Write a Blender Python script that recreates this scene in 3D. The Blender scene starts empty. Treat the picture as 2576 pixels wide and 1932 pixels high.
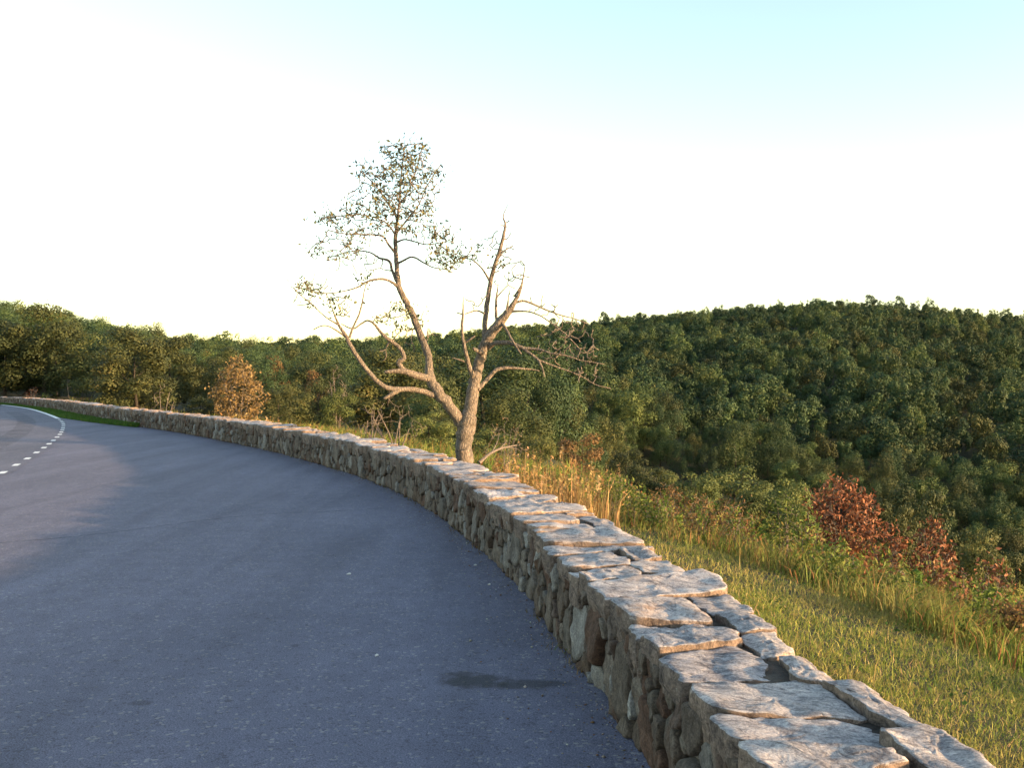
import bpy, math, random
import numpy as np
from mathutils import Vector, noise

random.seed(7)
RNG = np.random.default_rng(7)
SC = bpy.context.scene
COL = SC.collection

# ------------------------------------------------------------------ camera, sky, sun, exposure
FPX, PW, PH, HORIZON, EYE = 2500.0, 2576.0, 1932.0, 945.0, 1.6
cam_d = bpy.data.cameras.new('camera')
cam = bpy.data.objects.new('camera', cam_d)
COL.objects.link(cam)
cam_d.sensor_width = 36.0
cam_d.lens = 36.0 * FPX / PW
cam_d.clip_start = 0.05
cam_d.clip_end = 8000.0
cam.location = (0, 0, EYE)
cam.rotation_euler = (math.radians(90) - math.atan((PH / 2 - HORIZON) / FPX), 0, 0)
SC.camera = cam

SUN_EL, SUN_AZ = math.radians(6.0), math.radians(114.0)     # azimuth clockwise from +Y
world = bpy.data.worlds.new('World')
SC.world = world
world.use_nodes = True
wn = world.node_tree
sky = wn.nodes.new('ShaderNodeTexSky')
sky.sky_type = 'NISHITA'
sky.sun_disc = False
sky.sun_elevation = SUN_EL
sky.sun_rotation = SUN_AZ
sky.altitude = 900
sky.air_density = 1.0
sky.dust_density = 1.5
sky.ozone_density = 0.55
bg = wn.nodes['Background']
wn.links.new(sky.outputs[0], bg.inputs[0])
bg.inputs[1].default_value = 0.15

sun_d = bpy.data.lights.new('sun', 'SUN')
sun_d.energy = 3.8
sun_d.angle = math.radians(0.8)
sun_d.color = (1.0, 0.64, 0.34)
sun = bpy.data.objects.new('sun', sun_d)
COL.objects.link(sun)
S2 = Vector((math.sin(SUN_AZ) * math.cos(SUN_EL), math.cos(SUN_AZ) * math.cos(SUN_EL), math.sin(SUN_EL)))
sun.rotation_euler = S2.to_track_quat('Z', 'Y').to_euler()
sun.location = S2 * 60

SC.view_settings.view_transform = 'Standard'
SC.view_settings.look = 'None'
SC.view_settings.gamma = 1.0
SC.view_settings.use_curve_mapping = False
SC.view_settings.exposure = 2.1
SC.cycles.use_denoising = True
try:
    SC.cycles.denoiser = 'OPENIMAGEDENOISE'
    SC.cycles.denoising_input_passes = 'RGB_ALBEDO_NORMAL'
except Exception:
    pass
SC.cycles.max_bounces = 5
SC.cycles.diffuse_bounces = 3
SC.cycles.glossy_bounces = 2
SC.cycles.transmission_bounces = 3
SC.cycles.transparent_max_bounces = 6
SC.cycles.use_adaptive_sampling = True
SC.cycles.adaptive_threshold = 0.02


def px2g(px, py, z=0.0):
    """where the sight line through a spot meets level z"""
    d = (EYE - z) * FPX / (py - HORIZON)
    return ((px - PW / 2) / FPX * d, d)


def pxd(px, py, d):
    return Vector(((px - PW / 2) / FPX * d, d, EYE - (py - HORIZON) / FPX * d))


# ------------------------------------------------------------------ mesh helpers
def tag(o, label=None, cat=None, group=None, kind=None):
    if label: o['label'] = label
    if cat: o['category'] = cat
    if group: o['group'] = group
    if kind: o['kind'] = kind
    return o


def empty(name, loc=(0, 0, 0), rz=0.0, sc=(1, 1, 1)):
    o = bpy.data.objects.new(name, None)
    o.empty_display_size = 0.3
    o.location = loc
    o.rotation_euler = (0, 0, rz)
    o.scale = sc
    COL.objects.link(o)
    return o


def link(name, me, mat=None, parent=None):
    o = bpy.data.objects.new(name, me)
    if mat is not None and len(me.materials) == 0:
        me.materials.append(mat)
    COL.objects.link(o)
    if parent is not None:
        o.parent = parent
    return o


def np_mesh(name, V, faces, tint=None, smooth=False):
    """faces: list of int arrays (M,3) / (M,4)"""
    V = np.asarray(V, dtype=np.float32).reshape(-1, 3)
    me = bpy.data.meshes.new(name)
    me.vertices.add(len(V))
    me.vertices.foreach_set('co', V.ravel())
    fl = [np.asarray(f, dtype=np.int32) for f in faces if len(f)]
    loops = np.concatenate([f.ravel() for f in fl])
    sizes = np.concatenate([np.full(len(f), f.shape[1], dtype=np.int32) for f in fl])
    starts = np.concatenate([[0], np.cumsum(sizes)[:-1]]).astype(np.int32)
    me.loops.add(len(loops))
    me.loops.foreach_set('vertex_index', loops)
    me.polygons.add(len(sizes))
    me.polygons.foreach_set('loop_start', starts)
    if smooth:
        me.polygons.foreach_set('use_smooth', np.ones(len(sizes), dtype=bool))
    if tint is not None:
        t = np.asarray(tint, dtype=np.float32)
        if t.shape[1] == 3:
            t = np.concatenate([t, np.ones((len(t), 1), np.float32)], 1)
        a = me.color_attributes.new('tint', 'FLOAT_COLOR', 'POINT')
        a.data.foreach_set('color', t.ravel())
    me.update(calc_edges=True)
    me.validate()
    return me


class MB:
    """collects pieces into one mesh"""
    def __init__(self):
        self.V, self.T, self.Q, self.C, self.n = [], [], [], [], 0

    def add(self, V, tris=None, quads=None, col=None):
        V = np.asarray(V, dtype=np.float32).reshape(-1, 3)
        if tris is not None and len(tris): self.T.append(np.asarray(tris, dtype=np.int32).reshape(-1, 3) + self.n)
        if quads is not None and len(quads): self.Q.append(np.asarray(quads, dtype=np.int32).reshape(-1, 4) + self.n)
        if col is not None:
            c = np.asarray(col, dtype=np.float32)
            if c.ndim == 1: c = np.tile(c[:3], (len(V), 1))
            self.C.append(c)
        self.V.append(V)
        self.n += len(V)

    def mesh(self, name, smooth=False):
        f = []
        if self.Q: f.append(np.concatenate(self.Q))
        if self.T: f.append(np.concatenate(self.T))
        return np_mesh(name, np.concatenate(self.V), f, np.concatenate(self.C) if self.C else None, smooth)


def tube(mb, pts, rads, sides=6, col=None, wob=0.0):
    """swept tapering tube through pts"""
    P = np.array([tuple(p) for p in pts], dtype=float)
    n = len(P)
    T = np.gradient(P, axis=0)
    T /= np.linalg.norm(T, axis=1)[:, None] + 1e-9
    up = np.array([0.31, 0.9, 0.17])
    A = np.cross(T, up); A /= np.linalg.norm(A, axis=1)[:, None] + 1e-9
    B = np.cross(T, A)
    ang = np.linspace(0, 2 * np.pi, sides, endpoint=False)
    R = np.asarray(rads, dtype=float)[:, None] * np.ones((1, sides))
    if wob:
        ph = np.random.default_rng(int(abs(P[0, 0]) * 1000) % 9999)
        R = R * (1 + wob * ph.normal(size=R.shape))
    V = P[:, None, :] + R[..., None] * (np.cos(ang)[None, :, None] * A[:, None, :] + np.sin(ang)[None, :, None] * B[:, None, :])
    i = np.arange(n - 1)[:, None] * sides
    j = np.arange(sides)[None, :]
    k = (j + 1) % sides
    q = np.stack([i + j, i + k, i + sides + k, i + sides + j], -1).reshape(-1, 4)
    V = V.reshape(-1, 3)
    tip = len(V)
    V = np.concatenate([V, P[-1:] + T[-1:] * R[-1, 0]])
    jj = np.arange(sides)
    t = np.stack([(n - 1) * sides + jj, (n - 1) * sides + (jj + 1) % sides, np.full(sides, tip)], -1)
    mb.add(V, t, q, col)


def smooth_path(pts, n=4):
    """Catmull-Rom through rows of pts (any number of columns)"""
    P = np.array(pts, dtype=float)
    E = np.concatenate([[2 * P[0] - P[1]], P, [2 * P[-1] - P[-2]]])
    out = []
    for i in range(1, len(E) - 2):
        a, b, c, d = E[i - 1], E[i], E[i + 1], E[i + 2]
        for t in np.linspace(0, 1, n, endpoint=False):
            out.append(0.5 * (2 * b + (c - a) * t + (2 * a - 5 * b + 4 * c - d) * t * t + (3 * b - a - 3 * c + d) * t ** 3))
    out.append(P[-1])
    return np.array(out)


def ribbon(name, pts, hw, z, mat, parent=None):
    P = np.asarray(pts, dtype=float)
    T = np.gradient(P, axis=0); T /= np.linalg.norm(T, axis=1)[:, None]
    N = np.stack([T[:, 1], -T[:, 0]], 1)
    hw = np.asarray(hw) * np.ones(len(P))
    L, R = P - N * hw[:, None], P + N * hw[:, None]
    V = np.concatenate([np.c_[L, np.full(len(P), z)], np.c_[R, np.full(len(P), z)]])
    n = len(P); i = np.arange(n - 1)
    return link(name, np_mesh(name, V, [np.stack([i, i + n, i + n + 1, i + 1], 1)]), mat, parent)


# ------------------------------------------------------------------ materials
def new_mat(name):
    m = bpy.data.materials.new(name)
    m.use_nodes = True
    nt = m.node_tree
    b = nt.nodes['Principled BSDF']
    b.inputs['Specular IOR Level'].default_value = 0.3
    b.inputs['Roughness'].default_value = 0.85
    return m, nt, b


def N(nt, t, **kw):
    n = nt.nodes.new(t)
    for k, v in kw.items():
        if k.startswith('i_'):
            key = k[2:].replace('_', ' ')
            n.inputs[key].default_value = v
        else:
            setattr(n, k, v)
    return n


def ramp(nt, fac, stops, interp='LINEAR'):
    r = nt.nodes.new('ShaderNodeValToRGB')
    r.color_ramp.interpolation = interp
    els = r.color_ramp.elements
    while len(els) < len(stops): els.new(0.5)
    for e, (p, c) in zip(els, stops):
        e.position = p
        e.color = (*c, 1) if len(c) == 3 else c
    nt.links.new(fac, r.inputs[0])
    return r.outputs[0]


def mixc(nt, fac, a, b, mode='MIX'):
    m = nt.nodes.new('ShaderNodeMix')
    m.data_type = 'RGBA'
    m.blend_type = mode
    for s, v in ((m.inputs[0], fac), (m.inputs[6], a), (m.inputs[7], b)):
        if isinstance(v, (int, float)): s.default_value = v
        elif isinstance(v, tuple): s.default_value = (*v, 1) if len(v) == 3 else v
        else: nt.links.new(v, s)
    return m.outputs[2]


def mathn(nt, op, a, b=None, clamp=False):
    m = nt.nodes.new('ShaderNodeMath')
    m.operation = op
    m.use_clamp = clamp
    for s, v in zip(m.inputs, (a, b)):
        if v is None: continue
        if isinstance(v, (int, float)): s.default_value = v
        else: nt.links.new(v, s)
    return m.outputs[0]


def noise_tex(nt, vec, scale, detail=4, rough=0.55, dist=0.0):
    n = nt.nodes.new('ShaderNodeTexNoise')
    n.inputs['Scale'].default_value = scale
    n.inputs['Detail'].default_value = detail
    n.inputs['Roughness'].default_value = rough
    n.inputs['Distortion'].default_value = dist
    nt.links.new(vec, n.inputs['Vector'])
    return n.outputs[0]


def voro(nt, vec, scale, feature='F1'):
    n = nt.nodes.new('ShaderNodeTexVoronoi')
    n.feature = feature
    n.inputs['Scale'].default_value = scale
    nt.links.new(vec, n.inputs['Vector'])
    return n


def bump(nt, b, h, strength, dist=0.01):
    n = nt.nodes.new('ShaderNodeBump')
    n.inputs['Strength'].default_value = strength
    n.inputs['Distance'].default_value = dist
    nt.links.new(h, n.inputs['Height'])
    nt.links.new(n.outputs[0], b.inputs['Normal'])


def geo_pos(nt):
    return nt.nodes.new('ShaderNodeNewGeometry').outputs['Position']


def attr(nt, name='tint'):
    a = nt.nodes.new('ShaderNodeAttribute')
    a.attribute_name = name
    return a


def mapping(nt, vec, sc=(1, 1, 1), rot=(0, 0, 0), loc=(0, 0, 0)):
    m = nt.nodes.new('ShaderNodeMapping')
    m.inputs['Scale'].default_value = sc
    m.inputs['Rotation'].default_value = rot
    m.inputs['Location'].default_value = loc
    nt.links.new(vec, m.inputs['Vector'])
    return m.outputs[0]


def spot_mask(nt, pos, cx, cy, rx, ry, rot=0.0, soft=0.5):
    """irregular blot on the ground, 1 inside"""
    wob = nt.nodes.new('ShaderNodeTexNoise')
    wob.inputs['Scale'].default_value = 9.0
    wob.inputs['Detail'].default_value = 5.0
    nt.links.new(pos, wob.inputs['Vector'])
    v = mapping(nt, pos, (1, 1, 0), (0, 0, 0), (-cx, -cy, 0))
    v = mapping(nt, v, (1 / rx, 1 / ry, 0), (0, 0, rot))
    ln = nt.nodes.new('ShaderNodeVectorMath'); ln.operation = 'LENGTH'
    nt.links.new(v, ln.inputs[0])
    d = mathn(nt, 'ADD', ln.outputs['Value'], mathn(nt, 'MULTIPLY', mathn(nt, 'SUBTRACT', wob.outputs[0], 0.5), 1.5))
    mr = nt.nodes.new('ShaderNodeMapRange')
    mr.interpolation_type = 'SMOOTHSTEP'
    mr.inputs['From Min'].default_value = 1.0 + soft * 0.3
    mr.inputs['From Max'].default_value = 1.0 - soft
    nt.links.new(d, mr.inputs['Value'])
    return mr.outputs[0]


def make_asphalt(name, base, stains=()):
    m, nt, b = new_mat(name)
    p = geo_pos(nt)
    big = noise_tex(nt, p, 0.35, 4, 0.6)
    mid = noise_tex(nt, p, 6.0, 4, 0.6)
    fine = noise_tex(nt, p, 130, 3, 0.75)
    v = voro(nt, p, 60)
    c = ramp(nt, fine, [(0.30, tuple(x * 0.28 for x in base)), (0.5, base), (0.70, tuple(x * 2.0 for x in base))])
    cell = nt.nodes.new('ShaderNodeSeparateColor')
    nt.links.new(v.outputs['Color'], cell.inputs[0])
    c = mixc(nt, mathn(nt, 'MULTIPLY', mathn(nt, 'GREATER_THAN', cell.outputs[0], 0.955), 0.6), c, (0.26, 0.25, 0.245))
    c = mixc(nt, mathn(nt, 'MULTIPLY', mathn(nt, 'LESS_THAN', cell.outputs[1], 0.10), 0.32), c, (0.018, 0.018, 0.02))
    c = mixc(nt, 1.0, c, ramp(nt, big, [(0.3, (0.84, 0.84, 0.86)), (0.7, (1.13, 1.11, 1.10))]), 'MULTIPLY')
    c = mixc(nt, 1.0, c, ramp(nt, mid, [(0.3, (0.88, 0.88, 0.88)), (0.7, (1.1, 1.1, 1.1))]), 'MULTIPLY')
    streak = noise_tex(nt, mapping(nt, p, (1.6, 0.16, 1), (0, 0, 0.12)), 1.0, 5, 0.6, 0.5)      # wear along the line of travel
    c = mixc(nt, 1.0, c, ramp(nt, streak, [(0.32, (0.80, 0.80, 0.81)), (0.5, (1.0, 1.0, 1.0)), (0.68, (1.16, 1.15, 1.13))]), 'MULTIPLY')
    for (cx, cy, rx, ry, rot, amt) in stains:
        c = mixc(nt, mathn(nt, 'MULTIPLY', spot_mask(nt, p, cx, cy, rx, ry, rot), amt), c, (0.012, 0.011, 0.011))
    nt.links.new(c, b.inputs['Base Color'])
    b.inputs['Roughness'].default_value = 0.8
    h = mathn(nt, 'ADD', mathn(nt, 'MULTIPLY', v.outputs['Distance'], -0.6), fine)
    bump(nt, b, h, 0.75, 0.006)
    return m


def make_fade(name, col, amount, scale):
    """thin worn film: only its colour, broken up by gaps"""
    m, nt, b = new_mat(name)
    b.inputs['Base Color'].default_value = (*col, 1)
    p = geo_pos(nt)
    f = noise_tex(nt, p, scale, 5, 0.7)
    a = ramp(nt, f, [(0.35, (0, 0, 0)), (0.65, (amount, amount, amount))])
    nt.links.new(a, b.inputs['Alpha'])
    return m


ST = [px2g(1200, 1716), px2g(1320, 1724), px2g(352, 1772), px2g(572, 1766), px2g(742, 1626), px2g(1160, 1700)]
M_ASPH = make_asphalt('asphalt_lay_by', (0.108, 0.109, 0.156), [
    (ST[0][0], ST[0][1], 0.20, 0.13, 0.0, 0.72), (ST[1][0], ST[1][1], 0.24, 0.09, 0.1, 0.62), (ST[5][0], ST[5][1], 0.10, 0.07, 0.3, 0.6),
    (ST[2][0], ST[2][1], 0.06, 0.045, 0.0, 0.4), (ST[3][0], ST[3][1], 0.025, 0.025, 0, 0.4), (ST[4][0], ST[4][1], 0.03, 0.04, 0, 0.4)])
M_ROAD = make_asphalt('asphalt_road', (0.102, 0.103, 0.142))
M_SEAM = make_fade('tar_seam', (0.03, 0.03, 0.032), 0.40, 7.0)
M_TRACK = make_fade('tyre_wear', (0.05, 0.05, 0.052), 0.25, 1.2)

M_PAINT, nt, b = new_mat('road_paint')
p = geo_pos(nt)
nt.links.new(ramp(nt, noise_tex(nt, p, 40, 4, 0.7), [(0.32, (0.45, 0.45, 0.45)), (0.5, (0.80, 0.80, 0.78))]), b.inputs['Base Color'])
b.inputs['Roughness'].default_value = 0.6


def make_stone(name, stops, rust, top):
    m, nt, b = new_mat(name)
    p = geo_pos(nt)
    t = attr(nt)
    sep = nt.nodes.new('ShaderNodeSeparateColor')
    nt.links.new(t.outputs['Color'], sep.inputs[0])
    # every stone has its own grain direction: offset the coordinates by its tint
    off = nt.nodes.new('ShaderNodeVectorMath'); off.operation = 'MULTIPLY_ADD'
    nt.links.new(t.outputs['Color'], off.inputs[0]); off.inputs[1].default_value = (37, 53, 29)
    nt.links.new(p, off.inputs[2])
    rot = nt.nodes.new('ShaderNodeVectorRotate'); rot.rotation_type = 'Z_AXIS'
    nt.links.new(off.outputs[0], rot.inputs['Vector'])
    nt.links.new(mathn(nt, 'MULTIPLY', sep.outputs[1], 1.6), rot.inputs['Angle'])
    g = mapping(nt, rot.outputs[0], (1.0, 1.9, 1.9) if top else (2.2, 2.2, 1.0))
    base = ramp(nt, sep.outputs[0], stops)
    vein = noise_tex(nt, g, 11, 7, 0.72, 1.2)
    blot = noise_tex(nt, rot.outputs[0], 5.5, 5, 0.62, 0.4)
    fine = noise_tex(nt, rot.outputs[0], 95, 4, 0.75)
    if top:
        c = mixc(nt, 1.0, base, ramp(nt, vein, [(0.30, (0.16, 0.165, 0.19)), (0.42, (0.55, 0.55, 0.57)), (0.54, (1.0, 1.0, 1.0)), (0.72, (1.25, 1.22, 1.18))]), 'MULTIPLY')
        c = mixc(nt, 1.0, c, ramp(nt, blot, [(0.32, (0.62, 0.63, 0.66)), (0.62, (1.12, 1.1, 1.08))]), 'MULTIPLY')
    else:
        c = mixc(nt, 1.0, base, ramp(nt, vein, [(0.28, (0.30, 0.28, 0.27)), (0.46, (0.8, 0.8, 0.8)), (0.70, (1.35, 1.33, 1.3))]), 'MULTIPLY')
        c = mixc(nt, 1.0, c, ramp(nt, blot, [(0.32, (0.62, 0.58, 0.55)), (0.62, (1.12, 1.1, 1.08))]), 'MULTIPLY')
    c = mixc(nt, 1.0, c, ramp(nt, fine, [(0.32, (0.52, 0.52, 0.54)), (0.68, (1.38, 1.38, 1.36))]), 'MULTIPLY')
    rm = ramp(nt, noise_tex(nt, off.outputs[0], 3.5, 4, 0.6), [(0.55, (0, 0, 0)), (0.72, (0.7, 0.7, 0.7))])
    c = mixc(nt, mathn(nt, 'MULTIPLY', rm, sep.outputs[2]), c, rust, 'MIX')
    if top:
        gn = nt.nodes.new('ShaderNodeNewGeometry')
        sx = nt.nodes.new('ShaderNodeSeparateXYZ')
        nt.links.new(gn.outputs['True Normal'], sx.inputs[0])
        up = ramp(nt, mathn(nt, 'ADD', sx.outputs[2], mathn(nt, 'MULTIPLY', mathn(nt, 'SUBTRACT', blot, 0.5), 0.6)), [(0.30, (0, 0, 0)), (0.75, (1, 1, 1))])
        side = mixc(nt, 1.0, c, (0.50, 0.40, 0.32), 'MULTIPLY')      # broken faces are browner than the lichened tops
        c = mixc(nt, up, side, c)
    nt.links.new(c, b.inputs['Base Color'])
    b.inputs['Roughness'].default_value = 0.88
    b.inputs['Specular IOR Level'].default_value = 0.2
    h = mathn(nt, 'ADD', mathn(nt, 'MULTIPLY', vein, 1.3), mathn(nt, 'MULTIPLY', fine, 0.5))
    bump(nt, b, h, 0.95, 0.012)
    return m


M_FACE = make_stone('rubble_stone', [(0.0, (0.155, 0.140, 0.122)), (0.18, (0.105, 0.075, 0.055)), (0.36, (0.20, 0.175, 0.148)), (0.52, (0.125, 0.105, 0.085)), (0.66, (0.115, 0.068, 0.048)), (0.80, (0.175, 0.162, 0.146)), (1.0, (0.29, 0.285, 0.27))], (0.14, 0.062, 0.030), False)
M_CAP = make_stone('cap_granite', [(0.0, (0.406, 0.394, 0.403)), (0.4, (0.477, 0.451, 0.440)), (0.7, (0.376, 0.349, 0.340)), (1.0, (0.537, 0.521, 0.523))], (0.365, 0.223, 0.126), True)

M_MORTAR, nt, b = new_mat('mortar')
p = geo_pos(nt)
nt.links.new(ramp(nt, noise_tex(nt, p, 18, 6, 0.7), [(0.3, (0.03, 0.025, 0.021)), (0.7, (0.10, 0.08, 0.062))]), b.inputs['Base Color'])
bump(nt, b, noise_tex(nt, p, 45, 5, 0.7), 1.0, 0.02)

M_SOIL, nt, b = new_mat('soil')
p = geo_pos(nt)
c = ramp(nt, noise_tex(nt, p, 1.3, 6, 0.7), [(0.3, (0.014, 0.019, 0.008)), (0.55, (0.030, 0.032, 0.013)), (0.75, (0.05, 0.042, 0.02))])
nt.links.new(c, b.inputs['Base Color'])
bump(nt, b, noise_tex(nt, p, 25, 5, 0.7), 0.8, 0.05)


def make_leaf(name, stops, trans=0.25, per_obj=0.25, rough=0.7):
    """thin leaf: colour from the leaf's own tint, varied a little from plant to plant"""
    m = bpy.data.materials.new(name)
    m.use_nodes = True
    nt = m.node_tree
    b = nt.nodes['Principled BSDF']
    b.inputs['Roughness'].default_value = rough
    b.inputs['Specular IOR Level'].default_value = 0.25
    t = attr(nt)
    sep = nt.nodes.new('ShaderNodeSeparateColor')
    nt.links.new(t.outputs['Color'], sep.inputs[0])
    oi = nt.nodes.new('ShaderNodeObjectInfo')
    f = mathn(nt, 'ADD', mathn(nt, 'MULTIPLY', sep.outputs[0], 1 - per_obj), mathn(nt, 'MULTIPLY', oi.outputs['Random'], per_obj), True)
    c = ramp(nt, f, stops)
    val = nt.nodes.new('ShaderNodeHueSaturation')
    nt.links.new(c, val.inputs['Color'])
    nt.links.new(mathn(nt, 'ADD', mathn(nt, 'MULTIPLY', mathn(nt, 'FRACT', mathn(nt, 'MULTIPLY', oi.outputs['Random'], 7.31)), 0.6), 0.72), val.inputs['Value'])
    c = val.outputs[0]
    nt.links.new(c, b.inputs['Base Color'])
    if trans:
        tr = nt.nodes.new('ShaderNodeBsdfTranslucent')
        nt.links.new(c, tr.inputs['Color'])
        mx = nt.nodes.new('ShaderNodeMixShader')
        mx.inputs[0].default_value = trans
        nt.links.new(b.outputs[0], mx.inputs[1]); nt.links.new(tr.outputs[0], mx.inputs[2])
        nt.links.new(mx.outputs[0], nt.nodes['Material Output'].inputs['Surface'])
    return m


L_GREEN = make_leaf('leaf_green', [(0.0, (0.013, 0.030, 0.015)), (0.45, (0.025, 0.050, 0.021)), (0.8, (0.044, 0.074, 0.026)), (1.0, (0.078, 0.092, 0.028))], trans=0.15, per_obj=0.55)
L_FRESH = make_leaf('leaf_fresh', [(0.0, (0.030, 0.052, 0.018)), (0.5, (0.052, 0.084, 0.026)), (1.0, (0.095, 0.115, 0.034))], trans=0.15, per_obj=0.5)
L_SUMAC = make_leaf('leaf_sumac', [(0.0, (0.045, 0.070, 0.022)), (0.5, (0.075, 0.100, 0.030)), (0.85, (0.11, 0.115, 0.034)), (1.0, (0.15, 0.11, 0.04))], per_obj=0.3)
L_WARM = make_leaf('leaf_olive', [(0.0, (0.024, 0.034, 0.013)), (0.5, (0.040, 0.054, 0.018)), (0.85, (0.066, 0.072, 0.022)), (1.0, (0.10, 0.075, 0.025))], trans=0.14, per_obj=0.45)
L_LIME = make_leaf('leaf_lime', [(0.0, (0.06, 0.10, 0.02)), (0.6, (0.11, 0.15, 0.03)), (1.0, (0.18, 0.19, 0.04))])
L_RUST = make_leaf('leaf_rust', [(0.0, (0.065, 0.022, 0.012)), (0.5, (0.165, 0.062, 0.029)), (0.85, (0.26, 0.115, 0.056)), (1.0, (0.36, 0.20, 0.105))], trans=0.15, per_obj=0.15)
L_BROWN = make_leaf('leaf_brown', [(0.0, (0.075, 0.048, 0.022)), (0.5, (0.13, 0.078, 0.032)), (1.0, (0.19, 0.12, 0.05))], per_obj=0.2)
L_GOLD = make_leaf('leaf_gold', [(0.0, (0.07, 0.048, 0.020)), (0.5, (0.13, 0.088, 0.034)), (1.0, (0.21, 0.150, 0.065))], per_obj=0.1)
L_OAK = make_leaf('leaf_of_old_tree', [(0.0, (0.06, 0.075, 0.04)), (0.6, (0.11, 0.12, 0.055)), (1.0, (0.19, 0.17, 0.07))], per_obj=0.0)


def make_direct(name, rough=0.75, trans=0.3):
    """blade material: the tint is the blade's own colour"""
    m = bpy.data.materials.new(name)
    m.use_nodes = True
    nt = m.node_tree
    b = nt.nodes['Principled BSDF']
    b.inputs['Roughness'].default_value = rough
    b.inputs['Specular IOR Level'].default_value = 0.2
    t = attr(nt)
    nt.links.new(t.outputs['Color'], b.inputs['Base Color'])
    tr = nt.nodes.new('ShaderNodeBsdfTranslucent')
    nt.links.new(t.outputs['Color'], tr.inputs['Color'])
    mx = nt.nodes.new('ShaderNodeMixShader')
    mx.inputs[0].default_value = trans
    nt.links.new(b.outputs[0], mx.inputs[1]); nt.links.new(tr.outputs[0], mx.inputs[2])
    nt.links.new(mx.outputs[0], nt.nodes['Material Output'].inputs['Surface'])
    return m


M_BLADE = make_direct('grass_blade')
M_TWIGGY = make_direct('dry_stem', 0.85, 0.0)


def make_bark(name, lo, hi, scale):
    m, nt, b = new_mat(name)
    p = geo_pos(nt)
    g = mapping(nt, p, (1, 1, 0.28))
    v = voro(nt, g, scale, 'DISTANCE_TO_EDGE')
    nz = noise_tex(nt, g, scale * 0.8, 6, 0.7, 0.6)
    big = noise_tex(nt, p, 3.0, 3, 0.5)
    f = mathn(nt, 'ADD', mathn(nt, 'MULTIPLY', nz, 0.75), mathn(nt, 'MULTIPLY', mathn(nt, 'MINIMUM', v.outputs['Distance'], 0.3), 0.9))
    c = ramp(nt, f, [(0.30, lo), (0.55, tuple((a + c_) / 2 for a, c_ in zip(lo, hi))), (0.78, hi)])
    c = mixc(nt, 1.0, c, ramp(nt, big, [(0.3, (0.75, 0.76, 0.78)), (0.7, (1.15, 1.12, 1.1))]), 'MULTIPLY')
    nt.links.new(c, b.inputs['Base Color'])
    bump(nt, b, f, 1.0, 0.03)
    return m


B_OLD = make_bark('bark_pale', (0.055, 0.048, 0.041), (0.29, 0.245, 0.195), 34)
B_DARK = make_bark('bark_dark', (0.015, 0.013, 0.011), (0.055, 0.045, 0.036), 20)
B_GREY = make_bark('bark_grey', (0.09, 0.078, 0.066), (0.26, 0.22, 0.185), 40)

# ------------------------------------------------------------------ wall line
wall_pts = [(1.62, -16), (1.40, -9), (1.15, -4), (0.93, -0.5), (0.80, 1.5), (0.66, 3.0), (0.54, 4.1), (0.43, 5.0), (0.265, 5.95), (0.16, 6.86), (0.06, 7.45), (-0.115, 8.25),
            (-0.55, 10.2), (-1.17, 12.4), (-1.73, 14.0), (-2.9, 16.7), (-4.9, 20.6), (-6.8, 23.8), (-9.35, 27.8), (-11.8, 31.2),
            (-15.3, 36.3), (-20.0, 43.8), (-25.0, 51.0), (-30.3, 58.0), (-43, 73)]
WP = smooth_path(wall_pts, 14)
seg = np.linalg.norm(np.diff(WP, axis=0), axis=1)
WS = np.concatenate([[0], np.cumsum(seg)])
WLEN = WS[-1]
WT = np.gradient(WP, axis=0); WT /= np.linalg.norm(WT, axis=1)[:, None]
WN = np.stack([WT[:, 1], -WT[:, 0]], 1)           # outward: away from the road
S0 = float(np.interp(0, WP[:, 1], WS))             # arc length abreast of the camera
THICK = 0.62


def wall_frame(s):
    x = np.interp(s, WS, WP[:, 0]); y = np.interp(s, WS, WP[:, 1])
    nx = np.interp(s, WS, WN[:, 0]); ny = np.interp(s, WS, WN[:, 1])
    l = np.hypot(nx, ny)
    return x, y, nx / l, ny / l


def wall_drop(s):
    """the wall foot sinks a little where the verge falls away at the far bend"""
    y = np.interp(s, WS, WP[:, 1])
    return np.interp(y, [40, 51, 58, 73], [0, -0.06, -0.16, -0.35])


WALL_H = 0.425                                      # rubble face, below the cap stones
BACK = WP + WN * THICK


def wall_sd(x, y):
    """distance outside the wall's back face (negative on the road side)"""
    x = np.asarray(x, dtype=float); y = np.asarray(y, dtype=float)
    sh = x.shape
    X = np.stack([x.ravel(), y.ravel()], 1)
    out = np.empty(len(X))
    A, Bp = BACK[:-1], BACK[1:]
    D = Bp - A
    L2 = (D ** 2).sum(1)
    for i in range(0, len(X), 4000):
        q = X[i:i + 4000]
        w = q[:, None, :] - A[None]
        t = np.clip((w * D[None]).sum(2) / L2[None], 0, 1)
        r = w - t[..., None] * D[None]
        d2 = (r ** 2).sum(2)
        k = d2.argmin(1)
        ii = np.arange(len(q))
        cr = r[ii, k, 0] * WN[k, 0] + r[ii, k, 1] * WN[k, 1]
        out[i:i + 4000] = np.sqrt(d2[ii, k]) * np.sign(cr + 1e-9)
    return out.reshape(sh)


PX_T = np.array([-4000, -600, 0, 378, 618, 800, 1000, 1288, 1480, 1700, 2080, 2300, 2576, 3000, 5000])
TH_T = np.arctan((PX_T - 1288) / FPX)
RV = np.array([110, 110, 110, 110, 112, 122, 132, 150, 162, 178, 182, 184, 186, 190, 200.])     # where the valley floor lies
Z110 = np.array([2, 4, 3.2, -1.2, -3.2, -6.0, -9.0, -14, -19, -24, -30, -33, -36, -38, -40])
Z480 = np.array([8, 10, 12, 11, 13.0, 15.2, 17.4, 25.5, 29, 34.5, 42, 39, 31, 12, -16])
RIDGE = 640.0


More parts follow.
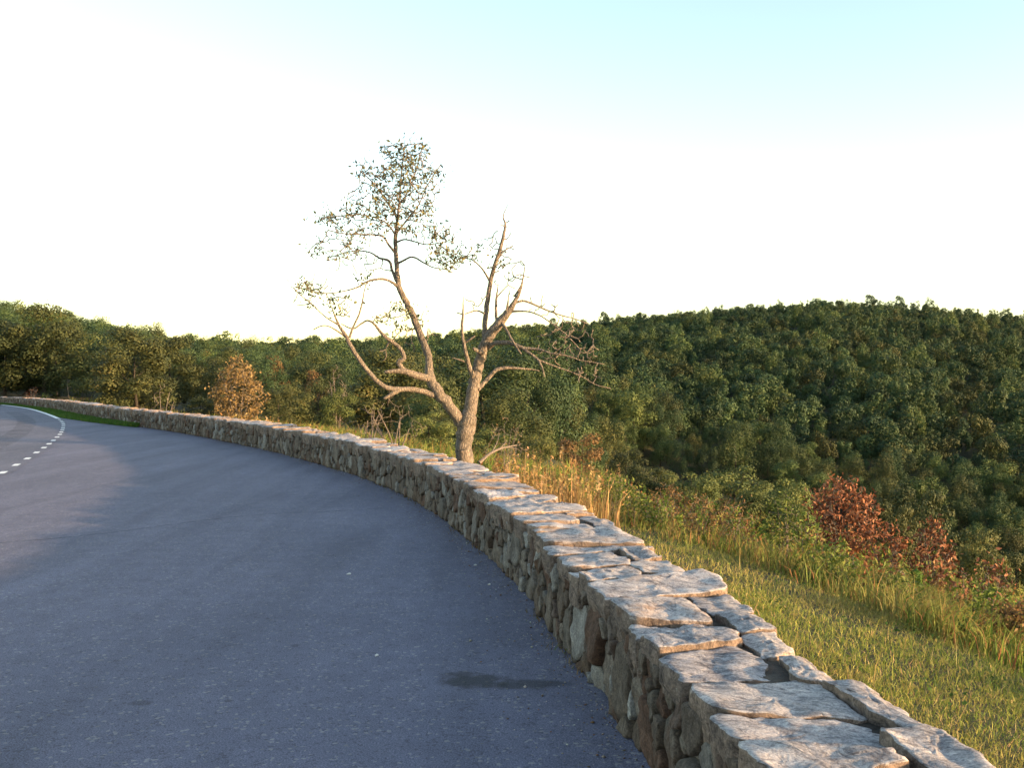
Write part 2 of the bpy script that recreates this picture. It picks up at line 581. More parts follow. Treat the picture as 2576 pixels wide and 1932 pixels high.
def terrain(x, y):
    x = np.asarray(x, dtype=float); y = np.asarray(y, dtype=float)
    s = wall_sd(x, y)
    r = np.hypot(x, y)
    th = np.arctan2(x, y)
    z1 = np.interp(th, TH_T, Z110); z4 = np.interp(th, TH_T, Z480); rv = np.interp(th, TH_T, RV)
    so = np.maximum(s - 3, 0)
    t = so / (so + np.maximum(rv - r, 0) + 1e-6)
    z = np.where(s < 3, -0.12 - 0.17 * np.clip(s, 0, 3), -0.63 + (z1 + 0.63) * t ** 0.90)
    u = np.clip((r - rv) / (RIDGE - rv), 0, 1)
    zf = z1 + (z4 - z1) * (u * (1.25 - 0.25 * u))
    zf = zf - np.maximum(r - RIDGE, 0) * 0.10
    z = np.where((r > rv) & (s > 3), np.maximum(zf, -60), z)
    amp = np.clip(s - 4, 0, 30) / 30
    z = z + amp * (0.5 * np.sin(x * 0.21 + 1.3) * np.cos(y * 0.17) + 0.9 * np.sin(x * 0.045 + y * 0.03)) * np.where(r > 60, 1.0, 0.4)
    return np.where(s < -THICK * 0.5, -0.03, z)


# ------------------------------------------------------------------ ground
th = np.concatenate([np.linspace(-180, -40, 50, endpoint=False), np.linspace(-40, 60, 260, endpoint=False), np.linspace(60, 180, 50, endpoint=False)])
rr = np.concatenate([[0.05], np.linspace(0.5, 30, 100), np.geomspace(30.6, 900, 95), np.geomspace(960, 5000, 8)])
TT, RR = np.meshgrid(np.radians(th), rr)
GX, GY = RR * np.sin(TT), RR * np.cos(TT)
GZ = terrain(GX, GY)
nr, nth = GX.shape
i = np.arange(nr - 1)[:, None] * nth; j = np.arange(nth)[None]; k = (j + 1) % nth
Q = np.stack([i + j, i + nth + j, i + nth + k, i + k], -1).reshape(-1, 4)
g = link('ground', np_mesh('ground', np.stack([GX, GY, GZ], -1), [Q], smooth=True), M_SOIL)
tag(g, kind='structure')


# paved lay-by up to the wall foot, with the road band laid over its far side
sel = (WP[:, 1] > -15)
edge = WP[sel] + WN[sel] * 0.12
edge = edge[edge[:, 1] < 62]
V = np.concatenate([np.c_[edge, np.zeros(len(edge))], np.c_[np.full(len(edge), -70.0), edge[:, 1], np.zeros(len(edge))]])
n = len(edge); ii = np.arange(n - 1)
pav = link('pavement', np_mesh('pavement', V, [np.stack([ii, ii + 1, ii + n + 1, ii + n], 1)]), M_ASPH)
tag(pav, kind='structure')


def c1(x, y): return (x / 5.53, 940 + y / 5.53)


solid_px = [(-300, 418), (20, 438), (200, 458), (400, 490), (550, 530), (700, 582), (805, 628)]
dash_px = [(825, 642), (850, 665), (868, 682), (880, 702), (880, 727), (875, 757), (865, 785), (850, 817), (830, 850), (790, 888), (740, 935), (680, 982), (607, 1036), (505, 1103), (378, 1187), (220, 1277), (35, 1383)]
solid_g = np.array([px2g(*c1(*q)) for q in solid_px])
dash_g = np.array([px2g(*c1(*q)) for q in dash_px])
near_g = np.array([(-7.75, 13.6), (-7.2, 10), (-6.8, 5), (-6.6, 0), (-6.6, -15)])
line_all = np.concatenate([[[-75, 72]], solid_g, dash_g, near_g])
LA = smooth_path(line_all, 6)
T = np.gradient(LA, axis=0); T /= np.linalg.norm(T, axis=1)[:, None]
NL = np.stack([T[:, 1], -T[:, 0]], 1)              # road side (left of the line)
NL = smooth_path(NL[::6], 6)[:len(NL)] if False else NL
Rr = LA + NL * -0.12
Ll = LA + NL * 7.2
# which side is the road: away from the wall
if wall_sd(Ll[40, 0], Ll[40, 1]) > wall_sd(Rr[40, 0], Rr[40, 1]):
    Rr, Ll = LA + NL * 0.12, LA - NL * 7.2
    NL = -NL
n = len(LA); ii = np.arange(n - 1)
V = np.concatenate([np.c_[Rr, np.full(n, 0.004)], np.c_[Ll, np.full(n, 0.004)]])
road = link('road', np_mesh('road', V, [np.stack([ii, ii + n, ii + n + 1, ii + 1], 1)]), M_ROAD)
tag(road, kind='structure')
ribbon('edge_line', smooth_path(np.concatenate([[[-75, 72]], solid_g]), 6), 0.075, 0.009, M_PAINT, road)
for a in range(len(dash_g)):
    pr, nx_ = dash_g[max(a - 1, 0)], dash_g[min(a + 1, len(dash_g) - 1)]
    t = (nx_ - pr) / np.linalg.norm(nx_ - pr)
    gap = np.linalg.norm(nx_ - pr) / (2 if 0 < a < len(dash_g) - 1 else 1)
    h = min(0.21, gap * 0.20)
    ribbon('lane_dash', np.array([dash_g[a] - t * h, dash_g[a], dash_g[a] + t * h]), 0.052, 0.009, M_PAINT, road)
for k_, off in enumerate((1.1, 2.7)):
    ribbon('tyre_track', LA[30:-10] + NL[30:-10] * off, 0.28, 0.007, M_TRACK, road)
seam_px = [(-60, 1372), (120, 1358), (290, 1340), (440, 1320), (577, 1303), (700, 1293), (853, 1287), (960, 1280)]
sm = smooth_path([px2g(*q) for q in seam_px], 16)
sm = sm + RNG.normal(0, 0.012, sm.shape)
ribbon('tar_seam', sm, 0.022, 0.004, M_SEAM, pav)

# grassy verge between road edge and far wall
vg = [px2g(*c1(*q)) for q in [(-300, 420), (20, 433), (200, 452), (400, 484), (550, 522), (700, 572), (830, 615), (1050, 650), (1300, 685), (1560, 716), (1800, 742), (1900, 748)]]
vg = smooth_path(vg, 8)
s_of = np.array([WS[((WP - q) ** 2).sum(1).argmin()] for q in vg])
wx, wy, wnx, wny = wall_frame(s_of)
vb = np.stack([wx + wnx * 0.1, wy + wny * 0.1], 1)
rows = []
for f in np.linspace(0, 1, 5):
    pnt = vg * (1 - f) + vb * f
    zz = 0.006 + 0.05 * math.sin(math.pi * min(f * 1.5, 1) / 2) + wall_drop(s_of) * f * 0.5
    rows.append(np.c_[pnt, zz])
n = len(vg); V = np.concatenate(rows)
Qs = [np.stack([r_ * n + np.arange(n - 1), r_ * n + np.arange(1, n), (r_ + 1) * n + np.arange(1, n), (r_ + 1) * n + np.arange(n - 1)], 1) for r_ in range(4)]
verge = link('verge', np_mesh('verge', V, [np.concatenate(Qs)]), M_SOIL)
tag(verge, kind='structure')
VERGE_ROWS = np.array(rows)

# ------------------------------------------------------------------ stone wall
wall = empty('stone_wall', (0, 0, 0))
tag(wall, 'low dry rubble stone wall with flat granite cap stones curving along the lay-by', 'wall')


def fbm(p, sc, oc=3):
    return noise.fractal(Vector((p[0] * sc, p[1] * sc, p[2] * sc)), 0.7, 2.1, oc)


# core
ns = np.arange(0, WLEN, 0.25)
x, y, nx, ny = wall_frame(ns)
d = wall_drop(ns)
prof = [(0.035, -0.3), (0.035, 0.42), (0.08, 0.484), (THICK - 0.08, 0.484), (THICK - 0.02, 0.42), (THICK - 0.02, -0.5)]
V = np.concatenate([np.c_[x + nx * o, y + ny * o, h + d] for o, h in prof])
n = len(ns); ii = np.arange(n - 1)
Qs = [np.stack([r_ * n + ii, r_ * n + ii + 1, (r_ + 1) * n + ii + 1, (r_ + 1) * n + ii], 1) for r_ in range(len(prof) - 1)]
link('mortar_core', np_mesh('mortar_core', V, [np.concatenate(Qs)]), M_MORTAR, wall)


def clip_poly(poly, nx_, ny_, c_):
    """keep nx*x + ny*y <= c"""
    out = []
    m = len(poly)
    for a in range(m):
        p_, q_ = poly[a], poly[(a + 1) % m]
        dp, dq = nx_ * p_[0] + ny_ * p_[1] - c_, nx_ * q_[0] + ny_ * q_[1] - c_
        if dp <= 0: out.append(p_)
        if (dp < 0 < dq) or (dq < 0 < dp):
            t_ = dp / (dp - dq)
            out.append((p_[0] + (q_[0] - p_[0]) * t_, p_[1] + (q_[1] - p_[1]) * t_))
    return out


def round_poly(poly, n, it=2, cut=0.25):
    P = np.array(poly)
    for _ in range(it):
        Nx = np.roll(P, -1, 0)
        P = np.stack([P * (1 - cut) + Nx * cut, P * cut + Nx * (1 - cut)], 1).reshape(-1, 2)
    L = np.concatenate([[0], np.cumsum(np.linalg.norm(np.roll(P, -1, 0) - P, axis=1))])
    t = np.linspace(0, L[-1], n, endpoint=False)
    C_ = np.concatenate([P, P[:1]])
    return np.stack([np.interp(t, L, C_[:, 0]), np.interp(t, L, C_[:, 1])], 1)


def cells(s_a, s_b, h0, h1, asp, rnd, radii):
    """irregular rubble: power cells of randomly sized stones in a strip; yields polygons"""
    pts = []
    buckets = {}
    area = (s_b - s_a) * (h1 - h0)
    for rmin, rmax, share, tries in radii:
        for _ in range(int(area * tries)):
            r_ = rnd.uniform(rmin, rmax)
            s_, v_ = rnd.uniform(s_a, s_b), rnd.uniform(h0 + r_ * 0.3, h1 - r_ * 0.3)
            b_ = int(s_ // 0.5)
            ok = True
            for bb in (b_ - 1, b_, b_ + 1):
                for (s2, v2, r2) in buckets.get(bb, ()):
                    if math.hypot((s_ - s2) * asp, v_ - v2) < (r_ + r2) * 0.93:
                        ok = False; break
                if not ok: break
            if ok:
                pts.append((s_, v_, r_)); buckets.setdefault(b_, []).append((s_, v_, r_))
    out = []
    for (s_, v_, r_) in pts:
        poly = [(s_ - 0.5, h0), (s_ + 0.5, h0), (s_ + 0.5, h1), (s_ - 0.5, h1)]
        b_ = int(s_ // 0.5)
        for bb in (b_ - 2, b_ - 1, b_, b_ + 1, b_ + 2):
            for (s2, v2, r2) in buckets.get(bb, ()):
                if (s2, v2) == (s_, v_): continue
                dx, dy = (s2 - s_) * asp, v2 - v_
                dd = math.hypot(dx, dy)
                if dd > 0.8: continue
                k_ = (dd * dd + r_ * r_ - r2 * r2) / (2 * dd)      # along the centre line, in stretched space
                ux, uy = dx / dd, dy / dd
                gap = 0.0042
                poly = clip_poly(poly, ux * asp, uy, (ux * asp * s_ + uy * v_) + k_ - gap)
                if len(poly) < 3: break
            if len(poly) < 3: break
        if len(poly) >= 3:
            P = np.array(poly)
            w_, h_ = np.ptp(P[:, 0]), np.ptp(P[:, 1])
            if w_ > 0.025 and h_ > 0.025:
                out.append((s_, v_, poly))
    return out


def stone_geo(poly, n, rings, proud, amp, rnd, to_world, flat=0.0, thick=0.05):
    """pillow-shaped stone over a polygon; to_world(u, v, h) -> xyz"""
    P = round_poly(poly, n, 1, 0.13)
    c = P.mean(0)
    seed = rnd.uniform(0, 100)
    ja = np.array([1 + 0.05 * noise.noise(Vector((math.cos(a_) * 1.7 + seed, math.sin(a_) * 1.7, seed))) + 0.035 * noise.noise(Vector((math.cos(a_) * 5 + seed, math.sin(a_) * 5, seed)))
                   for a_ in np.linspace(0, 2 * np.pi, n, endpoint=False)])
    P = c + (P - c) * ja[:, None]
    tx, ty = rnd.uniform(-1, 1) * amp * 6, rnd.uniform(-1, 1) * amp * 6
    V, size = [], np.ptp(P, axis=0).max()
    for f, h in rings:
        for q in c + (P - c) * f:
            du, dv = (q[0] - c[0]), (q[1] - c[1])
            hh = (h * proud if h >= 0 else h * thick)
            if h > 0:
                hh += (du * tx + dv * ty) * min(1, h)
                hh += amp * (noise.fractal(Vector((q[0] * 7 + seed, q[1] * 7, seed)), 0.8, 2.0, 4)) * (0.4 + 0.6 * min(1, h))
            V.append((q[0], q[1], hh))
    hh = rings[-1][1] * proud + amp * noise.fractal(Vector((c[0] * 7 + seed, c[1] * 7, seed)), 0.8, 2.0, 4)
    V.append((c[0], c[1], hh))
    V = np.stack(to_world(*np.array(V).T), 1)
    m = len(rings)
    Qd = [(r_ * n + a_, r_ * n + (a_ + 1) % n, (r_ + 1) * n + (a_ + 1) % n, (r_ + 1) * n + a_) for r_ in range(m - 1) for a_ in range(n)]
    Td = [((m - 1) * n + a_, (m - 1) * n + (a_ + 1) % n, m * n) for a_ in range(n)]
    return V, np.array(Td), np.array(Qd)


RING_HI = [(0.97, -1.0), (1.0, 0.0), (0.992, 0.55), (0.965, 0.85), (0.91, 0.97), (0.76, 1.0), (0.54, 1.0), (0.28, 1.0)]
RING_MD = [(0.97, -1.0), (1.0, 0.3), (0.96, 0.86), (0.82, 1.0), (0.42, 1.0)]
RING_LO = [(1.0, -1.0), (0.98, 0.4), (0.75, 1.0)]


def add_stone(name, geo, mat, rnd, mb, single, tint):
    V, T_, Q_ = geo
    if single:
        m_ = MB(); m_.add(V, T_, Q_, tint)
        link(name, m_.mesh(name, True), mat, wall)
    else:
        mb.add(V, T_, Q_, tint)


rnd = random.Random(11)
front = cells(0.2, WLEN - 0.3, 0.0, WALL_H + 0.025, 1.25, rnd, [(0.14, 0.20, 1, 7), (0.085, 0.13, 1, 40), (0.045, 0.08, 1, 200), (0.025, 0.035, 1, 300)])
front = [c_ for c_ in front]
vis = sorted([c_ for c_ in front if c_[0] > S0 + 1.3], key=lambda c_: c_[0])
# the 300 that show largest: the nearest that are not slivers
big = [c_ for c_ in vis if np.ptp(np.array(c_[2])[:, 0]) * np.ptp(np.array(c_[2])[:, 1]) > 0.0025][:300]
single_ids = set(id(c_) for c_ in big)
rest = MB()
for c_ in front:
    s_, v_, poly = c_
    far = s_ - S0
    single = id(c_) in single_ids
    if 0 < far < 11: n_, rg = 30, RING_HI
    elif -2 < far < 24: n_, rg = 18, RING_MD
    else: n_, rg = 10, RING_LO

    def tw(u, v, h):
        x_, y_, nx_, ny_ = wall_frame(u)
        o = 0.035 - h + (0.035 * v)                      # slight batter
        return (x_ + nx_ * o, y_ + ny_ * o, v + wall_drop(u))
    base_proud = rnd.uniform(0.022, 0.055)
    geo = stone_geo(poly, n_, rg, base_proud, 0.021, rnd, tw)
    add_stone('stone', geo, M_FACE, rnd, rest, single, (rnd.random(), rnd.random(), rnd.random()))
o = link('small_stones', rest.mesh('small_stones', True), M_FACE, wall)
tag(o, kind='stuff')

# back face, coarse
rest = MB()
back = cells(0.2, WLEN - 0.3, -0.25, WALL_H, 1.3, rnd, [(0.10, 0.17, 1, 22), (0.06, 0.10, 1, 60)])
for s_, v_, poly in back:
    def tw(u, v, h):
        x_, y_, nx_, ny_ = wall_frame(u)
        o = THICK - 0.02 + h
        return (x_ + nx_ * o, y_ + ny_ * o, v + wall_drop(u))
    V, T_, Q_ = stone_geo(poly, 12, RING_LO, rnd.uniform(0.02, 0.05), 0.01, rnd, tw)
    rest.add(V, T_[:, ::-1], Q_[:, ::-1], (rnd.random(), rnd.random(), rnd.random()))
o = link('back_stones', rest.mesh('back_stones', True), M_FACE, wall)
tag(o, kind='stuff')

# cap stones: broad slabs to the road side, shorter ones along the back, a gap between
rest = MB()
caps = []
rnd = random.Random(5)


def cap_joint(s):
    return 0.40 + 0.055 * math.sin(s * 1.7) + 0.05 * math.sin(s * 4.3 + 1)


s_ = 0.3
fronts = []
while s_ < WLEN - 1.0:
    L = rnd.choice([rnd.uniform(0.16, 0.28), rnd.uniform(0.26, 0.40), rnd.uniform(0.36, 0.56)])
    full = rnd.random() < 0.24
    sk = rnd.uniform(-0.14, 0.20)
    fronts.append((s_, s_ + L, sk, full))
    s_ += L
spans = []
for a in range(len(fronts) - 1):
    sa, sb, sk, full = fronts[a]
    sk2 = fronts[a + 1][2]
    t1 = (THICK + rnd.uniform(-0.02, 0.06)) if full else cap_joint((sa + sb) / 2) + rnd.uniform(-0.03, 0.03)
    f0 = -0.012 + rnd.uniform(-0.014, 0.02)
    k1 = sk * t1 / 0.4; k2 = sk2 * t1 / 0.4
    mid = [((sa + sb) / 2 + (k1 + k2) / 2 + rnd.uniform(-.05, .05), t1 + rnd.uniform(0.0, 0.045))] if rnd.random() < .7 else []
    poly = [(sa, f0 + rnd.uniform(-.01, .012)), (sb, f0 + rnd.uniform(-.01, .012)), (sb + k2, t1 + rnd.uniform(-.03, .02))] + mid + [(sa + k1, t1 + rnd.uniform(-.03, .02))]
    caps.append((sa, poly, 0))
    if full: spans.append((sa + k1, sb + k2))
s_ = 0.35
while s_ < WLEN - 1.0:
    L = rnd.uniform(0.16, 0.5)
    e = s_ + L
    hit = [sp for sp in spans if sp[0] < e + 0.02 and sp[1] > s_ + 0.001]
    if hit:
        if hit[0][0] - s_ > 0.12: e = hit[0][0] - 0.015
        else:
            s_ = hit[0][1] + 0.015; continue
    t0 = cap_joint((s_ + e) / 2) + rnd.choice([rnd.uniform(0.0, 0.010), rnd.uniform(0.004, 0.016), rnd.uniform(0.012, 0.04)])
    t1 = THICK + rnd.uniform(-0.05, 0.07)
    sk = rnd.uniform(-0.03, 0.06)
    poly = [(s_, t0 + rnd.uniform(-.02, .02)), (e, t0 + rnd.uniform(-.02, .03)), (e + sk, t1 + rnd.uniform(-.03, .02)), (s_ + sk, t1 + rnd.uniform(-.03, .02))]
    caps.append((s_, poly, 1))
    s_ = e
caps.sort(key=lambda c_: c_[0])
CAP_HI = [(0.93, -1.0), (0.965, -0.6), (0.985, -0.25), (1.0, 0.25), (0.995, 0.80), (0.985, 0.96), (0.95, 1.0), (0.83, 1.0), (0.70, 1.0), (0.54, 1.0), (0.36, 1.0), (0.18, 1.0)]
CAP_MD = [(0.95, -1.0), (1.0, 0.1), (0.992, 0.86), (0.955, 1.0), (0.7, 1.0), (0.4, 1.0)]
CAP_LO = [(0.97, -1.0), (1.0, 0.4), (0.93, 1.0), (0.5, 1.0)]
n_single = 0
for sa, poly, kind in caps:
    # shrink for the joints
    P = np.array(poly); c = P.mean(0)
    ext = np.abs(P - c).max(0)
    P = c + (P - c) * (1 - np.array([rnd.uniform(0.006, 0.014), rnd.uniform(0.004, 0.010)]) / ext)
    far = sa - S0
    if 0.5 < far < 11: n_, rg = 52, CAP_HI
    elif -2 < far < 26: n_, rg = 26, CAP_MD
    else: n_, rg = 12, CAP_LO
    zt = 0.515 + rnd.uniform(-0.018, 0.02) - (0.012 if kind else 0)
    slope_t = rnd.uniform(-0.05, 0.04); slope_s = rnd.uniform(-0.045, 0.06)
    cs, ct = c
    edge_j = rnd.uniform(0, 50)
    thick = rnd.uniform(0.055, 0.095)

    def tw(u, v, h):
        x_, y_, nx_, ny_ = wall_frame(u)
        z_ = zt - thick + h + (v - ct) * slope_t + (u - cs) * slope_s
        return (x_ + nx_ * v, y_ + ny_ * v, z_ + wall_drop(u))

    # jagged outline + layered top
    R_ = round_poly([tuple(q) for q in P], n_, 1, 0.07)
    cc = R_.mean(0)
    if n_ > 12:
        R_ = np.array([q + np.array([0.016 * noise.fractal(Vector((q[0] * 9 + edge_j, q[1] * 9, 0)), 0.6, 2.2, 4), 0.020 * noise.fractal(Vector((q[0] * 9, q[1] * 9 + edge_j, 3)), 0.6, 2.2, 4)]) for q in R_])
    V = []
    amp = 0.014
    for ri, (f, h) in enumerate(rg):
        for ai, q in enumerate(R_):
            qq = cc + (q - cc) * f
            # side faces break irregularly with height
            br = 0.010 * noise.noise(Vector((q[0] * 14 + edge_j, q[1] * 14, h * 2.5))) if n_ > 12 and h < 1 else 0
            qq = qq + (q - cc) / (np.linalg.norm(q - cc) + 1e-6) * br
            hh = h * thick
            if h > 0.5:
                nz = noise.fractal(Vector((qq[0] * 3.5 + edge_j, qq[1] * 8, edge_j)), 0.75, 2.1, 5)
                step = round(nz * 2.0) / 2.0
                hh += amp * (0.5 * nz + 0.42 * step) * min(1, (h - 0.5) * 2)
            V.append((qq[0], qq[1], hh))
    V.append((cc[0], cc[1], thick))
    V = np.stack(tw(*np.array(V).T), 1)
    m = len(rg)
    Q_ = np.array([(r_ * n_ + a_, r_ * n_ + (a_ + 1) % n_, (r_ + 1) * n_ + (a_ + 1) % n_, (r_ + 1) * n_ + a_) for r_ in range(m - 1) for a_ in range(n_)])
    T_ = np.array([((m - 1) * n_ + a_, (m - 1) * n_ + (a_ + 1) % n_, m * n_) for a_ in range(n_)])
    single = far > 0.8 and n_single < 170
    n_single += single
    # winding: (s, t, up) is left-handed here, flip
    add_stone('cap_stone', (V, T_[:, ::-1], Q_[:, ::-1]), M_CAP, rnd, rest, single, (rnd.random(), rnd.random(), rnd.random() ** 1.5))
o = link('far_cap_stones', rest.mesh('far_cap_stones', True), M_CAP, wall)
tag(o, kind='stuff')

# ------------------------------------------------------------------ plants: builders
def leaf_cards(C_, nrm, size, aspect, rng, up_bias=0.0):
    """diamond leaves at centres C_, facing nrm; returns V (4 per leaf), tris"""
    n = len(C_)
    nrm = nrm / (np.linalg.norm(nrm, axis=1)[:, None] + 1e-9)
    rv = rng.normal(size=(n, 3)); rv[:, 2] -= up_bias
    a = np.cross(nrm, rv); a /= np.linalg.norm(a, axis=1)[:, None] + 1e-9
    b_ = np.cross(nrm, a)
    sz = (size * rng.uniform(0.6, 1.35, n))[:, None]
    long_ = b_ if up_bias else a
    wide = a if up_bias else b_
    fold = nrm * sz * 0.12
    V = np.stack([C_ - long_ * sz * 0.5, C_ + wide * sz * 0.5 * aspect - fold, C_ + long_ * sz * 0.5, C_ - wide * sz * 0.5 * aspect - fold], 1)
    k = np.arange(n)[:, None] * 4
    tri = np.concatenate([k + [[0, 1, 2]], k + [[0, 2, 3]]])
    return V.reshape(-1, 3), tri


def crown_geo(seed, n, leaf, H, W, base=0.22, style='round', lobes=20, flat=0.75):
    rng = np.random.default_rng(seed)
    # lobe centres through the crown's volume
    L = []
    while len(L) < lobes:
        q = rng.uniform(-1, 1, 3)
        if np.linalg.norm(q) > 1: continue
        t = (q[2] + 1) / 2
        if style == 'round': wmax = math.sqrt(max(0, 1 - (2 * t - 0.85) ** 2 / 1.35))
        elif style == 'tall': wmax = 0.55 + 0.45 * math.sin(math.pi * min(1, t * 0.9 + 0.15)) if t < 0.8 else (1 - t) * 3 + 0.25
        else: wmax = 1.0 if t > 0.35 else 0.6
        r_ = rng.uniform(0.42, 0.86) * wmax
        a_ = rng.uniform(0, 2 * np.pi)
        L.append((r_ * math.cos(a_) * W / 2, r_ * math.sin(a_) * W / 2, H * (base + (1 - base) * (0.06 + 0.86 * t)), W * rng.uniform(0.10, 0.22)))
    L = np.array(L)
    p_ = L[:, 3] ** 2; p_ /= p_.sum()
    idx = rng.choice(lobes, n, p=p_)
    dirs = rng.normal(size=(n, 3)); dirs[:, 2] += 0.35
    dirs /= np.linalg.norm(dirs, axis=1)[:, None]
    rad = L[idx, 3] * (rng.uniform(0.25, 1.0, n) ** 0.45) * (1 + 0.22 * rng.normal(size=n) * (rng.random(n) < 0.3))
    C_ = L[idx, :3] + dirs * rad[:, None] * np.array([1.08, 1.08, flat])
    C_[:, 2] = np.maximum(C_[:, 2], 0.05)
    nrm = dirs * 1.5 + rng.normal(size=(n, 3)) * 0.42 + np.array([0, 0, 0.2])
    V, T_ = leaf_cards(C_, nrm, leaf, 0.7, rng)
    lt = rng.random(lobes)[idx] * 0.35 + rng.random(n) * 0.65
    col = np.repeat(np.stack([lt, rng.random(n), rng.random(n)], 1), 4, 0)
    return V, T_, col, L


def trunk_geo(mb, seed, H, r, L, sides=7, col=None):
    rng = np.random.default_rng(seed)
    top = H * 0.62
    pts = [(rng.normal(0, 0.05 * (z > 0)) * z * 0.4, rng.normal(0, 0.05 * (z > 0)) * z * 0.4, z) for z in np.linspace(-0.5, top, 7)]
    rad = np.linspace(r * 1.15, r * 0.25, 7)
    tube(mb, pts, rad, sides, col, 0.05)
    for l in L[rng.permutation(len(L))[:9]]:
        z0 = max(0.15 * H, min(l[2] * 0.72, top * 0.9))
        f = z0 / top
        p0 = np.array([np.interp(z0, [p_[2] for p_ in pts], [p_[0] for p_ in pts]), np.interp(z0, [p_[2] for p_ in pts], [p_[1] for p_ in pts]), z0])
        mid = (p0 + l[:3]) / 2 + np.array([0, 0, -0.1 * H * rng.random()])
        tube(mb, smooth_path([p0, mid, l[:3]], 3), np.linspace(r * 0.42 * (1 - 0.5 * f), r * 0.08, 7), 5, col)


class TreeKind:
    def __init__(self, name, seed, n, leaf, H, W, mat, bark, base=0.2, style='round', lobes=20, flat=0.75, r=None):
        V, T_, C_, L = crown_geo(seed, n, leaf, H, W, base, style, lobes, flat)
        m_ = MB(); m_.add(V, T_, None, C_)
        self.crown = m_.mesh(name + '_crown'); self.crown.materials.append(mat)
        m_ = MB(); trunk_geo(m_, seed + 1, H, r or H * 0.018, L)
        self.trunk = m_.mesh(name + '_trunk', True); self.trunk.materials.append(bark)
        self.H, self.W = H, W


def put_tree(kind, name, loc, height, width, rz, label, cat='tree', group=None):
    e = empty(name, loc, rz, (width / kind.W, width / kind.W, height / kind.H))
    tag(e, label, cat, group)
    for nm, me in (('trunk', kind.trunk), ('crown', kind.crown)):
        o = bpy.data.objects.new(nm, me)
        COL.objects.link(o); o.parent = e
    return e


def blades(mb, base, h, w, lean, col, rng, segs=2):
    """grass blades: base (n,3), heights, widths, lean vectors (n,2), colours (n,3)"""
    n = len(base)
    a = rng.uniform(0, 2 * np.pi, n)
    side = np.stack([np.cos(a), np.sin(a), np.zeros(n)], 1) * (w / 2)[:, None]
    ln = np.concatenate([lean, np.zeros((n, 1))], 1)
    up = np.array([0, 0, 1.0])
    m = base + up * (h * 0.55)[:, None] + ln * (h * 0.28)[:, None]
    t = base + up * (h * (1 - 0.25 * np.minimum(np.linalg.norm(lean, axis=1), 1.5)))[:, None] + ln * h[:, None]
    V = np.stack([base - side, base + side, m + side * 0.8, m - side * 0.8, t], 1).reshape(-1, 3)
    k = np.arange(n)[:, None] * 5
    mb.add(V, k + [[3, 2, 4]], k + [[0, 1, 2, 3]], np.repeat(col, 5, 0))


def colour_mix(rng, n, cols, weights, jit=0.18):
    c = np.array(cols)[rng.choice(len(cols), n, p=np.array(weights) / sum(weights))]
    return np.clip(c * (1 + jit * rng.normal(size=(n, 1))) * (1 + 0.06 * rng.normal(size=(n, 3))), 0.004, 0.6)


class Skeleton:
    """branch network that grows thin shoots toward given spots"""
    def __init__(self):
        self.P, self.R, self.paths = [], [], []

    def limb(self, pts, rads):
        self.paths.append((np.array(pts, dtype=float), np.array(rads, dtype=float)))
        self.P += [tuple(q) for q in pts]; self.R += list(rads)

    def grow(self, spots, rng, r0=0.012, r1=0.0025, step=0.16, sag=0.08, jit=0.03, reach=None, lift=0.0):
        spots = np.array(spots, dtype=float)
        A = np.empty((len(self.P) + len(spots) * 40, 3)); n_ = len(self.P)
        A[:n_] = self.P
        d = ((A[None, :n_] - spots[:, None]) ** 2).sum(2).min(1)
        new = []
        for s in spots[np.argsort(d)]:
            cost = ((A[:n_] - s) ** 2).sum(1)
            k = int(cost.argmin()); dist = math.sqrt(cost[k])
            if reach and dist > reach: continue
            m = min(38, max(2, int(dist / step) + 1))
            a = A[k]
            t = np.linspace(0, 1, m + 1)[:, None]
            side = rng.normal(size=3) * dist * 0.10
            path = a + (s - a) * t + np.sin(np.pi * t) * (side + np.array([0, 0, (lift - sag) * dist])) + rng.normal(size=(m + 1, 3)) * jit * t * min(1, dist * 3)
            path[0] = a
            rs = min(self.R[k] * 0.7, r0)
            rad = np.maximum(np.linspace(rs, rs * 0.3, m + 1), r1)
            self.paths.append((path, rad))
            A[n_:n_ + m] = path[1:]; n_ += m
            self.R += list(rad[1:])
            new.append(path)
        self.P = [tuple(q) for q in A[:n_]]
        return new


# ------------------------------------------------------------------ the half-dead tree behind the wall
TREE_D = 19.6


def tp(cx, cy, dy=0.0):
    return pxd(680 + cx / 1.929, 320 + cy / 1.929, TREE_D + dy)


UPX = 1 / 1.929 / FPX * TREE_D          # metres for one unit of the tracing


def limb_pts(rows):
    """rows: (x, y, width, depth)"""
    R_ = smooth_path([(a, b_, w, d_) for a, b_, w, d_ in rows], 4)
    return [tp(q[0], q[1], q[3]) for q in R_], [max(q[2], 1.2) * UPX / 2 for q in R_]


